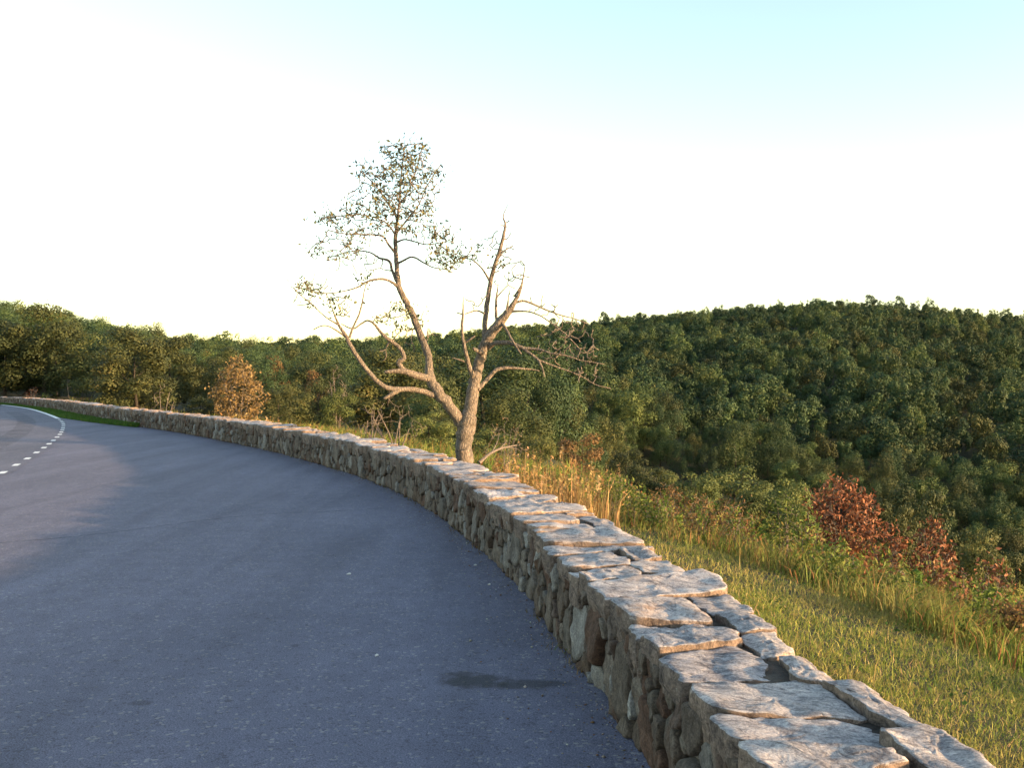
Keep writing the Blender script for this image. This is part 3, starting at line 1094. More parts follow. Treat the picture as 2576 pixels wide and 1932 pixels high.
otree_base = tp(942, 1640)
gz = float(terrain(otree_base.x, otree_base.y))
old = empty('old_tree', (0, 0, 0))
tag(old, 'half-dead forked tree with pale bark and sparse leaves standing behind the wall', 'tree')
limbs = {
    'trunk': [[(938, 1850, 112, 0), (940, 1760, 98, 0), (943, 1640, 88, 0), (940, 1550, 80, 0), (945, 1480, 86, 0), (955, 1430, 84, 0), (968, 1385, 62, 0.03)]],
    'main_limb': [
        [(955, 1450, 62, 0), (970, 1390, 62, .02), (980, 1320, 62, .04), (990, 1250, 58, .05), (1003, 1190, 52, .05), (1016, 1130, 50, .03), (1032, 1070, 48, 0), (1060, 1020, 48, -.05), (1095, 970, 50, -.1), (1130, 925, 42, -.15), (1165, 885, 32, -.2), (1187, 845, 22, -.22), (1210, 800, 14, -.25), (1225, 740, 8, -.25), (1236, 670, 4, -.25)],
        [(950, 1465, 60, 0), (920, 1425, 58, -.02), (888, 1382, 56, -.05), (850, 1330, 54, -.1), (812, 1282, 52, -.12), (785, 1240, 46, -.1), (770, 1190, 42, -.05), (770, 1130, 35, 0), (755, 1070, 35, .05), (735, 1020, 34, .1), (710, 960, 34, .15), (685, 900, 33, .2), (655, 840, 31, .2), (628, 785, 28, .2), (618, 720, 24, .2), (612, 650, 22, .2), (608, 560, 20, .2), (611, 500, 17, .2), (620, 430, 13, .2), (628, 350, 10, .2), (632, 280, 8, .2), (640, 200, 6, .2), (650, 120, 4, .2), (655, 60, 2, .2)]],
    'limb': [
        [(1035, 1060, 26, 0), (1040, 1000, 26, .1), (1042, 940, 27, .15), (1050, 870, 26, .2), (1060, 800, 24, .2), (1075, 720, 22, .2), (1100, 640, 20, .2), (1125, 560, 18, .2), (1137, 500, 13, .2), (1140, 465, 10, .2), (1130, 430, 6, .2), (1156, 370, 2.5, .2)],
        [(805, 1305, 30, -.1), (740, 1282, 28, -.2), (680, 1272, 26, -.35), (620, 1272, 25, -.45), (570, 1265, 24, -.5), (520, 1235, 24, -.55), (470, 1180, 22, -.6), (420, 1110, 21, -.65), (385, 1050, 20, -.7), (362, 1005, 18, -.7), (335, 965, 13, -.7), (318, 925, 9, -.7), (300, 880, 5, -.7), (288, 850, 3, -.7)],
        [(785, 1225, 38, -.1), (735, 1210, 38, -.2), (690, 1200, 36, -.3), (655, 1186, 30, -.35), (610, 1184, 22, -.4), (558, 1188, 15, -.42)],
        [(660, 1192, 28, -.32), (635, 1165, 26, -.35), (625, 1138, 25, -.38), (650, 1118, 22, -.4), (628, 1072, 20, -.42), (592, 1042, 18, -.45), (555, 1015, 17, -.5), (530, 988, 14, -.5), (505, 955, 11, -.5), (472, 938, 9, -.5), (440, 955, 8, -.5), (400, 978, 7, -.55), (345, 955, 5, -.6)],
        [(985, 1215, 30, .0), (965, 1160, 24, -.1), (950, 1100, 20, -.2), (938, 1040, 17, -.25), (930, 980, 14, -.25), (934, 910, 11, -.25), (936, 855, 6, -.25), (935, 808, 2.5, -.25)],
        [(1060, 1070, 24, 0), (1085, 1050, 22, -.15), (1125, 1044, 22, -.3), (1170, 1048, 20, -.4), (1220, 1070, 18, -.5), (1265, 1076, 15, -.55), (1310, 1080, 12, -.6), (1370, 1100, 9, -.6), (1440, 1110, 8, -.6), (1500, 1130, 6, -.6), (1560, 1140, 5, -.6), (1620, 1150, 3, -.6)],
        [(1005, 1270, 26, 0), (1030, 1248, 22, .1), (1060, 1215, 20, .2), (1095, 1180, 20, .3), (1140, 1168, 18, .35), (1200, 1170, 13, .4), (1260, 1175, 9, .45), (1305, 1182, 6, .45)],
    ],
    'branch': [
        [(625, 1275, 20, -.45), (590, 1295, 17, -.5), (552, 1318, 11, -.55)],
        [(362, 1015, 9, -.7), (320, 985, 7, -.75), (280, 965, 5, -.8), (245, 965, 3, -.8), (210, 982, 2, -.8)],
        [(385, 1020, 11, -.7), (400, 975, 9, -.65), (430, 910, 8, -.6), (447, 850, 7, -.55), (455, 800, 5, -.5), (470, 750, 3, -.5)],
        [(335, 960, 9, -.7), (290, 935, 6, -.75), (250, 905, 5, -.8), (210, 865, 4, -.85), (160, 825, 3, -.9), (112, 780, 2, -.9)],
        [(622, 778, 15, .2), (590, 752, 12, .1), (555, 738, 11, 0), (515, 738, 10, -.1), (470, 750, 8, -.2), (420, 778, 7, -.3), (360, 795, 5, -.35), (290, 806, 4, -.4), (220, 800, 3, -.4), (150, 780, 2, -.4)],
        [(612, 745, 16, .2), (592, 695, 13, .3), (578, 650, 12, .35), (530, 635, 9, .4), (490, 610, 7, .45), (440, 600, 5, .5), (380, 605, 4, .5), (310, 625, 2.5, .5)],
        [(606, 610, 12, .2), (575, 570, 10, .1), (545, 530, 8, 0), (490, 522, 6, -.1), (430, 520, 5, -.2), (350, 515, 4, -.3), (280, 500, 2.5, -.3)],
        [(615, 665, 11, .2), (645, 648, 9, .1), (690, 630, 8, 0), (740, 655, 7, -.1), (790, 680, 5, -.2), (850, 690, 4, -.2), (885, 706, 2.5, -.2)],
        [(612, 515, 11, .2), (640, 480, 9, .3), (680, 430, 7, .4), (720, 380, 6, .5), (750, 310, 4, .5), (785, 245, 3, .5), (830, 180, 2, .5)],
        [(610, 560, 9, .2), (650, 545, 7, .1), (700, 555, 6, 0), (760, 570, 5, -.1), (830, 560, 3, -.2)],
        [(616, 440, 9, .2), (585, 390, 7, .1), (545, 330, 6, -.1), (500, 270, 4, -.2), (440, 215, 3, -.3)],
        [(625, 380, 8, .2), (665, 320, 6, .3), (700, 240, 4, .4), (720, 160, 3, .4), (740, 90, 2, .4)],
        [(612, 530, 9, .2), (570, 470, 7, .0), (510, 440, 5, -.2), (440, 425, 4, -.3), (350, 430, 3, -.3), (250, 440, 2, -.3)],
        [(945, 1045, 11, -.2), (968, 1030, 10, -.25), (992, 1014, 7, -.28)],
        [(935, 908, 7, -.25), (905, 900, 3, -.2)],
        [(1042, 905, 9, .15), (1000, 890, 7, 0), (945, 906, 5, -.2)],
        [(945, 1138, 9, -.15), (915, 1128, 7, -.2), (885, 1120, 4, -.2)],
        [(1030, 1095, 22, -.1), (1005, 1086, 18, -.2), (985, 1074, 13, -.28)],
        [(1100, 965, 14, -.05), (1095, 900, 13, .05), (1097, 840, 11, .1), (1102, 790, 6, .1), (1106, 765, 3, .1)],
        [(1096, 830, 7, .1), (1128, 792, 5, .1), (1155, 765, 2.5, .1)],
        [(1145, 905, 17, -.2), (1153, 850, 8, -.25), (1158, 808, 2.5, -.25)],
        [(1064, 745, 11, .2), (1032, 692, 8, .1), (992, 652, 6, 0), (955, 636, 4, 0), (905, 642, 3, 0)],
        [(1108, 615, 8, .2), (1148, 592, 6, .2), (1178, 575, 3, .2)],
        [(1190, 850, 11, -.22), (1235, 843, 10, -.2), (1300, 870, 9, -.1), (1360, 895, 7, 0), (1420, 915, 6, .1), (1480, 930, 4, .15), (1540, 955, 2, .2)],
        [(1165, 895, 11, -.2), (1240, 893, 7, -.3), (1300, 910, 6, -.4), (1350, 940, 5, -.45), (1400, 978, 4, -.5), (1440, 1010, 3, -.5), (1500, 1075, 2, -.5)],
        [(1120, 940, 16, -.15), (1155, 1000, 12, -.35), (1182, 1050, 11, -.5), (1216, 1098, 8, -.6)],
        [(1225, 1075, 15, -.5), (1270, 1105, 12, -.6), (1300, 1130, 11, -.65), (1320, 1170, 8, -.7), (1331, 1212, 5, -.7)],
        [(1300, 1130, 9, -.65), (1380, 1160, 7, -.6), (1450, 1185, 6, -.55), (1520, 1215, 4, -.5), (1580, 1250, 3, -.5), (1650, 1268, 2, -.5)],
        [(1185, 820, 9, -.2), (1215, 770, 6, -.3), (1232, 700, 3, -.3)],
    ]}
skel = Skeleton()
for nm, rows in limbs.items():
    for row in rows:
        pts, rads = limb_pts(row)
        if nm == 'branch':
            rads = [max(r_ * 1.12, 0.0105) for r_ in rads]
        m_ = MB()
        P = np.array([tuple(q) for q in pts])
        w0 = np.array(rads)
        jr = np.random.default_rng(int(row[0][0] * 13 + row[0][1]))
        P[1:] += jr.normal(size=(len(P) - 1, 3)) * w0[1:, None] * 0.08
        tube(m_, P, rads, 14 if nm in ('trunk', 'main_limb') else 8, None, 0.035)
        if nm == 'trunk':
            # settle the trunk's foot into the slope
            pass
        link(nm, m_.mesh(nm, True), B_OLD, old)
        skel.limb(P, rads)

rng = np.random.default_rng(3)


def spots_in(cx, cy, rx, ry, n, dep=0.5, hollow=0.0, d0=0.0):
    out = []
    while len(out) < n:
        q = rng.normal(size=3); q /= np.linalg.norm(q)
        q *= rng.uniform(hollow, 1) ** (1 / 2.2)
        out.append(tuple(tp(cx + q[0] * rx, cy + q[1] * ry, q[2] * dep + d0)))
    return out


leafy = []
for a in [(665, 115, 135, 65, 55, .5, 0, .2), (610, 215, 235, 75, 110, .8, 0, .2), (640, 300, 205, 80, 90, .8, 0, .2), (500, 390, 170, 80, 66, .7, 0, .1), (700, 400, 120, 75, 44, .6, 0, .2), (600, 470, 190, 60, 44, .7, 0, .1), (290, 440, 110, 50, 30, .4, 0, -.3),
          (420, 520, 190, 80, 40, .5, 0, -.1), (790, 500, 125, 60, 36, .5, 0, .0), (830, 590, 80, 70, 36, .4, 0, -.2), (860, 655, 70, 45, 24, .3, 0, -.2), (930, 630, 65, 40, 20, .25, 0, 0),
          (980, 590, 60, 45, 14, .3, 0, 0), (300, 610, 160, 50, 26, .4, 0, .4), (190, 775, 100, 55, 26, .4, 0, -.6), (330, 860, 80, 55, 14, .3, 0, -.7), (460, 740, 50, 25, 8, .2, 0, -.3),
          (620, 885, 90, 35, 22, .4, 0, -.5), (560, 930, 70, 40, 14, .3, 0, -.5), (700, 930, 70, 60, 14, .3, 0, .3), (1090, 660, 70, 60, 10, .4, 0, .2), (200, 830, 60, 60, 10, .3, 0, -.8), (640, 990, 60, 30, 12, .3, 0, -.4), (220, 560, 50, 25, 6, .2, 0, .3)]:
    leafy += spots_in(*a)
bare = []
for a in [(1450, 950, 110, 90, 26, .4, 0, 0), (1470, 1090, 150, 55, 44, .5, 0, -.5), (1530, 1190, 90, 60, 26, .4, 0, -.5), (1330, 860, 100, 70, 14, .4, 0, -.1), (1180, 720, 80, 100, 26, .5, 0, -.1),
          (1150, 480, 40, 60, 6, .2, 0, .2), (1000, 840, 70, 40, 8, .3, 0, 0), (420, 650, 180, 70, 34, .5, 0, .3), (350, 550, 170, 80, 30, .5, 0, 0), (540, 400, 220, 140, 50, .6, 0, 0), (200, 800, 130, 90, 26, .4, 0, -.6), (640, 250, 220, 180, 60, .8, .3, .2), (850, 560, 110, 90, 20, .4, 0, -.1), (1420, 1030, 190, 130, 50, .5, 0, -.3), (1120, 620, 90, 160, 26, .4, 0, 0), (350, 880, 110, 80, 16, .4, 0, -.7), (720, 1010, 120, 80, 12, .4, 0, .2), (560, 1090, 60, 60, 6, .3, 0, -.3), (1050, 560, 70, 60, 8, .3, 0, .2)]:
    bare += spots_in(*a)
n0 = len(skel.paths)
skel.grow(bare, rng, r0=0.019, r1=0.0095, step=0.11, sag=0.10, jit=0.02)
tips = skel.grow(leafy, rng, r0=0.017, r1=0.0082, step=0.11, sag=0.02, jit=0.018, lift=0.0)
m_ = MB()
for P, R_ in skel.paths[n0:]:
    tube(m_, P, R_, 4)
tw_ = link('twigs', m_.mesh('twigs', True), B_OLD, old)
tag(tw_, kind='stuff')
C_, Nn = [], []
for P in tips:
    tip = P[-1]
    dens = 4.4 if tip[2] > float(tp(600, 480)[2]) else 4
    k = rng.integers(int(dens * 0.6), int(dens * 1.4))
    back = P[max(0, len(P) - 3)]
    f = rng.uniform(0, 1.25, k)[:, None]
    c = back + (tip - back) * f + rng.normal(size=(k, 3)) * np.array([0.085, 0.085, 0.06])
    C_.append(c)
    nn = rng.normal(size=(k, 3)); nn[:, 2] += 0.5
    Nn.append(nn)
C_ = np.concatenate(C_); Nn = np.concatenate(Nn)
V, T_ = leaf_cards(C_, Nn, 0.088, 0.46, rng, up_bias=0.8)
m_ = MB(); m_.add(V, T_, None, np.repeat(np.stack([rng.random(len(C_))] * 3, 1), 4, 0))
link('leaves', m_.mesh('leaves'), L_OAK, old)

# ------------------------------------------------------------------ woods: kinds of tree
K_LEFT = [TreeKind('oak', 100 + i_, 11000, 0.15, 7.0, (5.2, 6.0, 4.6, 5.6)[i_], (L_WARM, L_GREEN, L_WARM, L_WARM)[i_], B_DARK, 0.03, 'round', 34) for i_ in range(4)]
K_MID = [TreeKind('wood', 200 + i_, 9000, 0.155, 8.0, (6.0, 5.2, 6.4, 4.6, 5.8)[i_], (L_GREEN, L_FRESH, L_GREEN, L_FRESH, L_WARM)[i_], B_DARK, 0.05, ('round', 'tall', 'round', 'tall', 'round')[i_], 36, 0.95) for i_ in range(5)]
K_BROWN = TreeKind('brown', 300, 2600, 0.17, 5.0, 4.0, L_BROWN, B_DARK, 0.03, 'round', 24)
K_RUSTY = TreeKind('rusty', 301, 2200, 0.26, 7.0, 5.0, L_BROWN, B_DARK, 0.05, 'round', 20)
K_SUMAC = TreeKind('sumac', 302, 4600, 0.14, 4.0, 4.0, L_SUMAC, B_DARK, 0.03, 'round', 26, 0.55)
K_OLIVE = TreeKind('olive', 303, 5200, 0.12, 4.0, 3.6, L_WARM, B_DARK, 0.02, 'round', 30, 0.6)

rng = np.random.default_rng(21)


def top_tree(kind, name, px, py, d, wpx, label, cat='tree', sink=0.0, group=None):
    """tree at distance d whose top shows at (px, py); it stands on the slope below"""
    t = pxd(px, py, d)
    g_ = float(terrain(t.x, t.y))
    return put_tree(kind, name, (t.x, t.y, g_ - sink), t.z - g_ + sink, wpx / FPX * d, rng.uniform(0, 6.28), label, cat, group)


own = []       # (x, y, radius) kept clear of the general wood


def own_tree(*a, **k):
    e = top_tree(*a, **k)
    own.append((e.location.x, e.location.y, 2.0))
    return e


own_tree(K_BROWN, 'brown_tree', 1466, 1064, 36, 130, 'rounded brown-leaved tree just right of the tall tan grass behind the wall')
own_tree(K_OLIVE, 'olive_tree', 1575, 1112, 34, 120, 'olive and orange bushy tree beside the rounded brown tree')
own_tree(K_SUMAC, 'sumac_tree', 1655, 1165, 30, 130, 'low bushy tree with browning leaves left of the broad green sumac')
own_tree(K_SUMAC, 'sumac_tree', 1850, 1152, 31, 210, 'broad flat-topped green sumac on the slope beyond the weeds')
own_tree(K_SUMAC, 'sumac_tree', 1985, 1180, 28, 130, 'smaller green sumac left of the rust-red shrub')
own_tree(K_OLIVE, 'olive_tree', 2318, 1180, 23, 170, 'dark olive tree behind the rust-red shrubs')
own_tree(K_OLIVE, 'olive_tree', 2440, 1300, 21, 150, 'lower dark olive bush right of the rust-red shrubs')
own_tree(K_OLIVE, 'olive_tree', 2560, 1360, 20, 120, 'olive bush cut off by the picture edge beyond the grass slope')
own_tree(K_OLIVE, 'olive_bush', 1628, 1148, 23, 125, 'leafy olive bush just past the tall tan grass at the slope edge', cat='bush')
own_tree(K_SUMAC, 'green_bush', 1748, 1168, 22, 150, 'leafy green bush left of the broad sumac at the weed edge', cat='bush')
own_tree(K_SUMAC, 'green_bush', 1915, 1192, 19, 150, 'leafy green bush in front of the broad sumac', cat='bush')
own_tree(K_SUMAC, 'green_bush', 2010, 1228, 17, 95, 'small leafy bush hard against the left side of the largest rust-red shrub', cat='bush')
own_tree(K_OLIVE, 'olive_bush', 2255, 1225, 18, 130, 'olive bush in the gap between the two large rust-red shrubs', cat='bush')
own_tree(K_SUMAC, 'green_bush', 2470, 1322, 16, 130, 'leafy green bush right of the tall narrow rust shrub', cat='bush')
own_tree(K_SUMAC, 'sumac_tree', 1222, 1060, 31, 150, 'bright green bushy tree just right of the old tree trunk')
own_tree(K_SUMAC, 'sumac_tree', 1350, 1078, 33, 120, 'rounded green tree left of the rounded brown tree')
own_tree(K_SUMAC, 'sumac_tree', 1080, 1020, 36, 130, 'green bushy tree just left of the old tree trunk')
own_tree(K_OLIVE, 'olive_tree', 1110, 905, 48, 120, 'tall olive tree showing between the forks of the old tree')
own_tree(K_SUMAC, 'sumac_tree', 850, 955, 46, 95, 'yellow-green small tree beside the bare pinkish tree')
own_tree(K_RUSTY, 'rusty_tree', 795, 918, 56, 75, 'russet-leaved tree between the golden bush and the old tree')
own_tree(K_RUSTY, 'rusty_tree', 695, 880, 80, 70, 'russet tree on the skyline edge right of the golden bush')
own_tree(K_OLIVE, 'olive_tree', 700, 955, 42, 110, 'olive tree just right of the golden bush')
own_tree(K_LEFT[0], 'oak_tree', 12, 800, 72, 210, 'dark olive oak nearest the left picture edge just behind the wall')
own_tree(K_LEFT[2], 'oak_tree', 70, 830, 74, 190, 'second dark olive oak from the left picture edge')
own_tree(K_OLIVE, 'olive_tree', 505, 985, 44, 120, 'dark olive tree just left of the golden bush')

# general wood: scatter over the slopes
cand = []
rs = random.Random(99)
buck = {}


def free(x, y, dmin):
    bx, by = int(x // 8), int(y // 8)
    for a in range(bx - 1, bx + 2):
        for b_ in range(by - 1, by + 2):
            for (x2, y2) in buck.get((a, b_), ()):
                if (x - x2) ** 2 + (y - y2) ** 2 < dmin * dmin: return False
    return True


TH0, TH1 = math.radians(-31), math.radians(33)
for dens_pass in range(2):
    for _ in range(46000 if dens_pass == 0 else 14000):
        t_ = rs.uniform(TH0, TH1)
        r_ = math.sqrt(rs.uniform(38 ** 2, 672 ** 2)) if dens_pass == 0 else math.sqrt(rs.uniform(38 ** 2, 240 ** 2))
        x_, y_ = r_ * math.sin(t_), r_ * math.cos(t_)
        if not free(x_, y_, (4.6 if t_ < -0.25 else 4.8) + 0.0026 * r_): continue
        if any((x_ - a) ** 2 + (y_ - b_) ** 2 < c * c for a, b_, c in own): continue
        buck.setdefault((int(x_ // 8), int(y_ // 8)), []).append((x_, y_))
        cand.append((r_, t_, x_, y_))
cand = np.array(cand)
sd = wall_sd(cand[:, 2], cand[:, 3])
pxs = 1288 + FPX * cand[:, 2] / cand[:, 3]
keep = sd > np.where(pxs < 560, np.interp(pxs, [-200, 0, 300, 560], [4, 4, 4, 7]), np.interp(pxs, [560, 900, 1300, 1380, 1600, 2600], [7, 8, 9, 30, 145, 150]))
cand = cand[keep]; pxs = pxs[keep]
gzs = terrain(cand[:, 2], cand[:, 3])
order = np.argsort(cand[:, 0])
# skyline of the wood (pixel rows in the photograph's frame) keeps single trees from towering
SKY_X = [-300, 0, 60, 163, 264, 350, 390, 468, 541, 610, 660, 1000, 1300, 1480, 1700, 2080, 2300, 2576, 3000]
SKY_Y = [735, 748, 752, 785, 798, 824, 832, 852, 842, 864, 866, 850, 815, 803, 780, 752, 762, 792, 830]
GRP = {'left': 'oaks of the wood behind the far wall', 'centre': 'trees in the hollow behind the old tree', 'low': 'trees on the lower hillside', 'high': 'trees on the middle hillside'}


def wood_label(zone, px_, narrow, r_):
    look = 'tall narrow' if narrow else 'broad rounded'
    if zone == 'left':
        where = ['at the left edge above the reddish dry brush', 'above the green verge at the far road bend', 'around the bare white-stemmed sapling', 'behind the golden-leaved bush'][int(np.searchsorted([150, 350, 500], px_))]
        return 'dark olive oak in the wood ' + where
    if zone == 'centre' and r_ > 95:
        where = ['right of the golden-leaved bush', 'above the yellow-green small tree', 'through the left limbs of the old tree', 'between the forks of the old tree', 'just right of the old tree trunk'][int(np.searchsorted([760, 900, 1040, 1180], px_))]
        return look + ' tree beyond the hollow, seen ' + where
    if zone == 'centre':
        where = ['just right of the golden-leaved bush', 'seen through the left limbs of the old tree', 'behind the trunk of the old tree'][int(np.searchsorted([900, 1130], px_))]
        return look + ' green tree in the hollow ' + where
    where = ['behind the dead drooping branches', 'straight above the broad sumac', 'straight above the largest rust-red shrub', 'straight above the dark olive tree', 'at the right picture edge'][int(np.searchsorted([1600, 1950, 2230, 2450], px_))]
    return look + (' tree low on the wooded hill ' if zone == 'low' else ' tree halfway up the wooded hill ') + where


NM = {'left': 'oak_tree', 'centre': 'broadleaf_tree', 'low': 'broadleaf_tree', 'high': 'broadleaf_tree'}
mass, singles = [], 0
seen_to = np.full(400, -1.0)          # how high nearer trees already reach, by direction
for i_ in order:
    r_, t_, x_, y_ = cand[i_]
    g_ = gzs[i_]; px_ = pxs[i_]
    left = px_ < 640 and r_ < 130
    h = rs.uniform(5.6, 8.6) if left else rs.choice([rs.uniform(6.5, 9.5), rs.uniform(8.5, 12.0), rs.uniform(11.0, 14.5)])
    near = np.interp(px_, [500, 620, 1300, 1400], [0, 1, 1, 0]) * np.interp(r_, [45, 75], [1, 0])
    h = h * (1 - near) + rs.uniform(1.8, 3.6) * near
    skyz = EYE + (HORIZON - np.interp(px_, SKY_X, SKY_Y)) / FPX * y_
    hmax = skyz - g_ + (rs.uniform(-1.6, 0.7) if rs.random() > 0.06 else 1.6) * (0.5 if left else 0.8 + r_ / 300)
    h = min(h, hmax)
    if h < 1.6:
        continue
    w = h * (rs.uniform(0.68, 1.02) if left or near > 0.3 else rs.uniform(0.50, 0.78))
    c0, c1_ = int((px_ - 0.35 * w / y_ * FPX + 600) / 10), int((px_ + 0.35 * w / y_ * FPX + 600) / 10) + 1
    c0, c1_ = max(0, min(398, c0)), max(1, min(399, c1_))
    reach = (g_ + h - EYE) / y_
    shows = reach > seen_to[c0:c1_].min() + 0.006
    covers = (g_ + h * 0.8 - EYE) / y_
    mid_ = (c0 + c1_) // 2
    q0, q1 = (c0 + mid_) // 2, max((mid_ + c1_) // 2, (c0 + mid_) // 2 + 1)
    seen_to[q0:q1] = np.maximum(seen_to[q0:q1], covers)
    if not shows and r_ < 150:
        continue
    if -0.545 < x_ / y_ < 0.545 and singles < 300 and shows:
        z_ = 'left' if left else ('centre' if px_ < 1300 else ('low' if r_ < 205 else 'high'))
        kd = rs.choice(K_LEFT) if r_ < 85 and px_ < 1200 else rs.choice(K_MID)
        put_tree(kd, NM[z_], (x_, y_, g_ - 0.2), h, w, rs.uniform(0, 6.28), wood_label(z_, px_, kd.W < 5.5, r_), 'tree', GRP[z_])
        singles += 1
    else:
        mass.append((x_, y_, g_ - 0.3, h, w, rs.uniform(0, 6.28), rs.randrange(7)))
print('singles', singles, 'mass', len(mass))

# the rest of the hillside wood: one mass
lib = bpy.data.collections.new('far_crowns')
for i_ in range(7):
    V, T_, C_, L = crown_geo(400 + i_, 2200, 0.36, 1.0 * 8, (6.3, 5.6, 6.6, 5.9, 6.3, 6.1, 4.8)[i_], 0.08, ('round', 'tall', 'round', 'round', 'tall', 'round', 'tall')[i_], 30, 0.95)
    m_ = MB(); m_.add(V / np.array([1, 1, 1]), T_, None, C_)
    me = m_.mesh('far_crown'); me.materials.append((L_GREEN, L_GREEN, L_FRESH, L_GREEN, L_WARM, L_GREEN, L_GREEN)[i_])
    o = bpy.data.objects.new('far_crown_%d' % i_, me)
    lib.objects.link(o)
M_ = np.array(mass)
me = bpy.data.meshes.new('forest')
me.vertices.add(len(M_))
me.vertices.foreach_set('co', M_[:, :3].astype(np.float32).ravel())
for nm, typ, dat in (('rot', 'FLOAT_VECTOR', np.c_[np.zeros(len(M_)), np.zeros(len(M_)), M_[:, 5]]), ('scl', 'FLOAT_VECTOR', np.c_[M_[:, 4] / 6.3, M_[:, 4] / 6.3, M_[:, 3] / 8.0])):
    a = me.attributes.new(nm, typ, 'POINT'); a.data.foreach_set('vector', dat.astype(np.float32).ravel())
a = me.attributes.new('pick', 'INT', 'POINT'); a.data.foreach_set('value', M_[:, 6].astype(np.int32))
forest = link('forest', me)
tag(forest, 'dense green wood covering the far hillside up to the ridge', 'forest', kind='stuff')
ng = bpy.data.node_groups.new('forest_scatter', 'GeometryNodeTree')
ng.interface.new_socket('Geometry', in_out='INPUT', socket_type='NodeSocketGeometry')
ng.interface.new_socket('Geometry', in_out='OUTPUT', socket_type='NodeSocketGeometry')
gi, go = ng.nodes.new('NodeGroupInput'), ng.nodes.new('NodeGroupOutput')
ci = ng.nodes.new('GeometryNodeCollectionInfo')
ci.inputs['Collection'].default_value = lib
ci.inputs['Separate Children'].default_value = True
ci.inputs['Reset Children'].default_value = True
iop = ng.nodes.new('GeometryNodeInstanceOnPoints')
iop.inputs['Pick Instance'].default_value = True
for nm, typ, sock in (('pick', 'INT', 'Instance Index'), ('scl', 'FLOAT_VECTOR', 'Scale')):
    na = ng.nodes.new('GeometryNodeInputNamedAttribute'); na.data_type = typ
    na.inputs['Name'].default_value = nm
    ng.links.new(na.outputs['Attribute'], iop.inputs[sock])
na = ng.nodes.new('GeometryNodeInputNamedAttribute'); na.data_type = 'FLOAT_VECTOR'; na.inputs['Name'].default_value = 'rot'
er = ng.nodes.new('FunctionNodeEulerToRotation')
ng.links.new(na.outputs['Attribute'], er.inputs[0]); ng.links.new(er.outputs[0], iop.inputs['Rotation'])
ng.links.new(gi.outputs[0], iop.inputs['Points']); ng.links.new(ci.outputs[0], iop.inputs['Instance'])
ng.links.new(iop.outputs[0], go.inputs[0])
md = forest.modifiers.new('scatter', 'NODES'); md.node_group = ng

# ------------------------------------------------------------------ shrubs with their own stems
def shrub(name, loc, H, W, nspots, leaf, aspect, per, leaf_mat, bark, label, seed, stems=5, r0=0.02, shape='dome', cat='shrub', up=0.3, leaf_name='leaves', squash=1.0, group=None):
    """stems from one foot, shoots to spots through the crown, leaves at the shoots' ends"""
    rg = np.random.default_rng(seed)
    sk = Skeleton()
    e = empty(name, loc); tag(e, label, cat, group)
    for i_ in range(stems):
        a = rg.uniform(0, 6.28); f = rg.uniform(0.25, 0.75)
        tipv = np.array([math.cos(a) * W / 2 * f, math.sin(a) * W / 2 * f, H * rg.uniform(0.55, 0.85)])
        P = smooth_path([(rg.normal(0, .03), rg.normal(0, .03), -0.15), tipv * np.array([.35, .35, .45]) + rg.normal(0, .03, 3), tipv], 4)
        sk.limb(P, np.linspace(r0, r0 * 0.35, len(P)))
    sp = []
    while len(sp) < nspots:
        q = rg.uniform(-1, 1, 3)
        if np.linalg.norm(q) > 1: continue
        q = q / np.linalg.norm(q) * rg.uniform(0.3, 1) ** 0.5
        if shape == 'dome': sp.append((q[0] * W / 2, q[1] * W / 2, H * (0.55 + 0.45 * q[2])))
        else: sp.append((q[0] * W / 2 * (0.55 + 0.45 * (1 - abs(q[2]))), q[1] * W / 2 * (0.55 + 0.45 * (1 - abs(q[2]))), H * (0.5 + 0.5 * q[2])))
    tips = sk.grow(sp, rg, r0=r0 * 0.55, r1=max(0.003, 0.00022 * loc[1]), step=0.14, sag=0.0, jit=0.015)
    m_ = MB()
    for P, R_ in sk.paths: tube(m_, P, R_, 5)
    link('stems', m_.mesh('stems', True), bark, e)
    if per:
        C_ = []
        for P in tips:
            k = rg.integers(max(1, int(per * .5)), int(per * 1.5) + 1)
            back = P[max(0, len(P) - 3)]
            C_.append(back + (P[-1] - back) * rg.uniform(0, 1.2, k)[:, None] + rg.normal(size=(k, 3)) * leaf * 0.75)
        C_ = np.concatenate(C_)
        nn = rg.normal(size=C_.shape); nn[:, 2] += up
        V, T_ = leaf_cards(C_, nn, leaf, aspect, rg, up_bias=0.5)
        m_ = MB(); m_.add(V, T_, None, np.repeat(np.stack([rg.random(len(C_))] * 3, 1), 4, 0))
        link(leaf_name, m_.mesh(leaf_name), leaf_mat, e)
    return e


def on_ground(px, d):
    x_ = (px - PW / 2) / FPX * d
    return (x_, d, float(terrain(x_, d)))


def shrub_px(name, px, py_top, d, wpx, *a, **k):
    l = on_ground(px, d)
    H = pxd(px, py_top, d).z - l[2]
    return shrub(name, l, H, wpx / FPX * d, *a, **k)


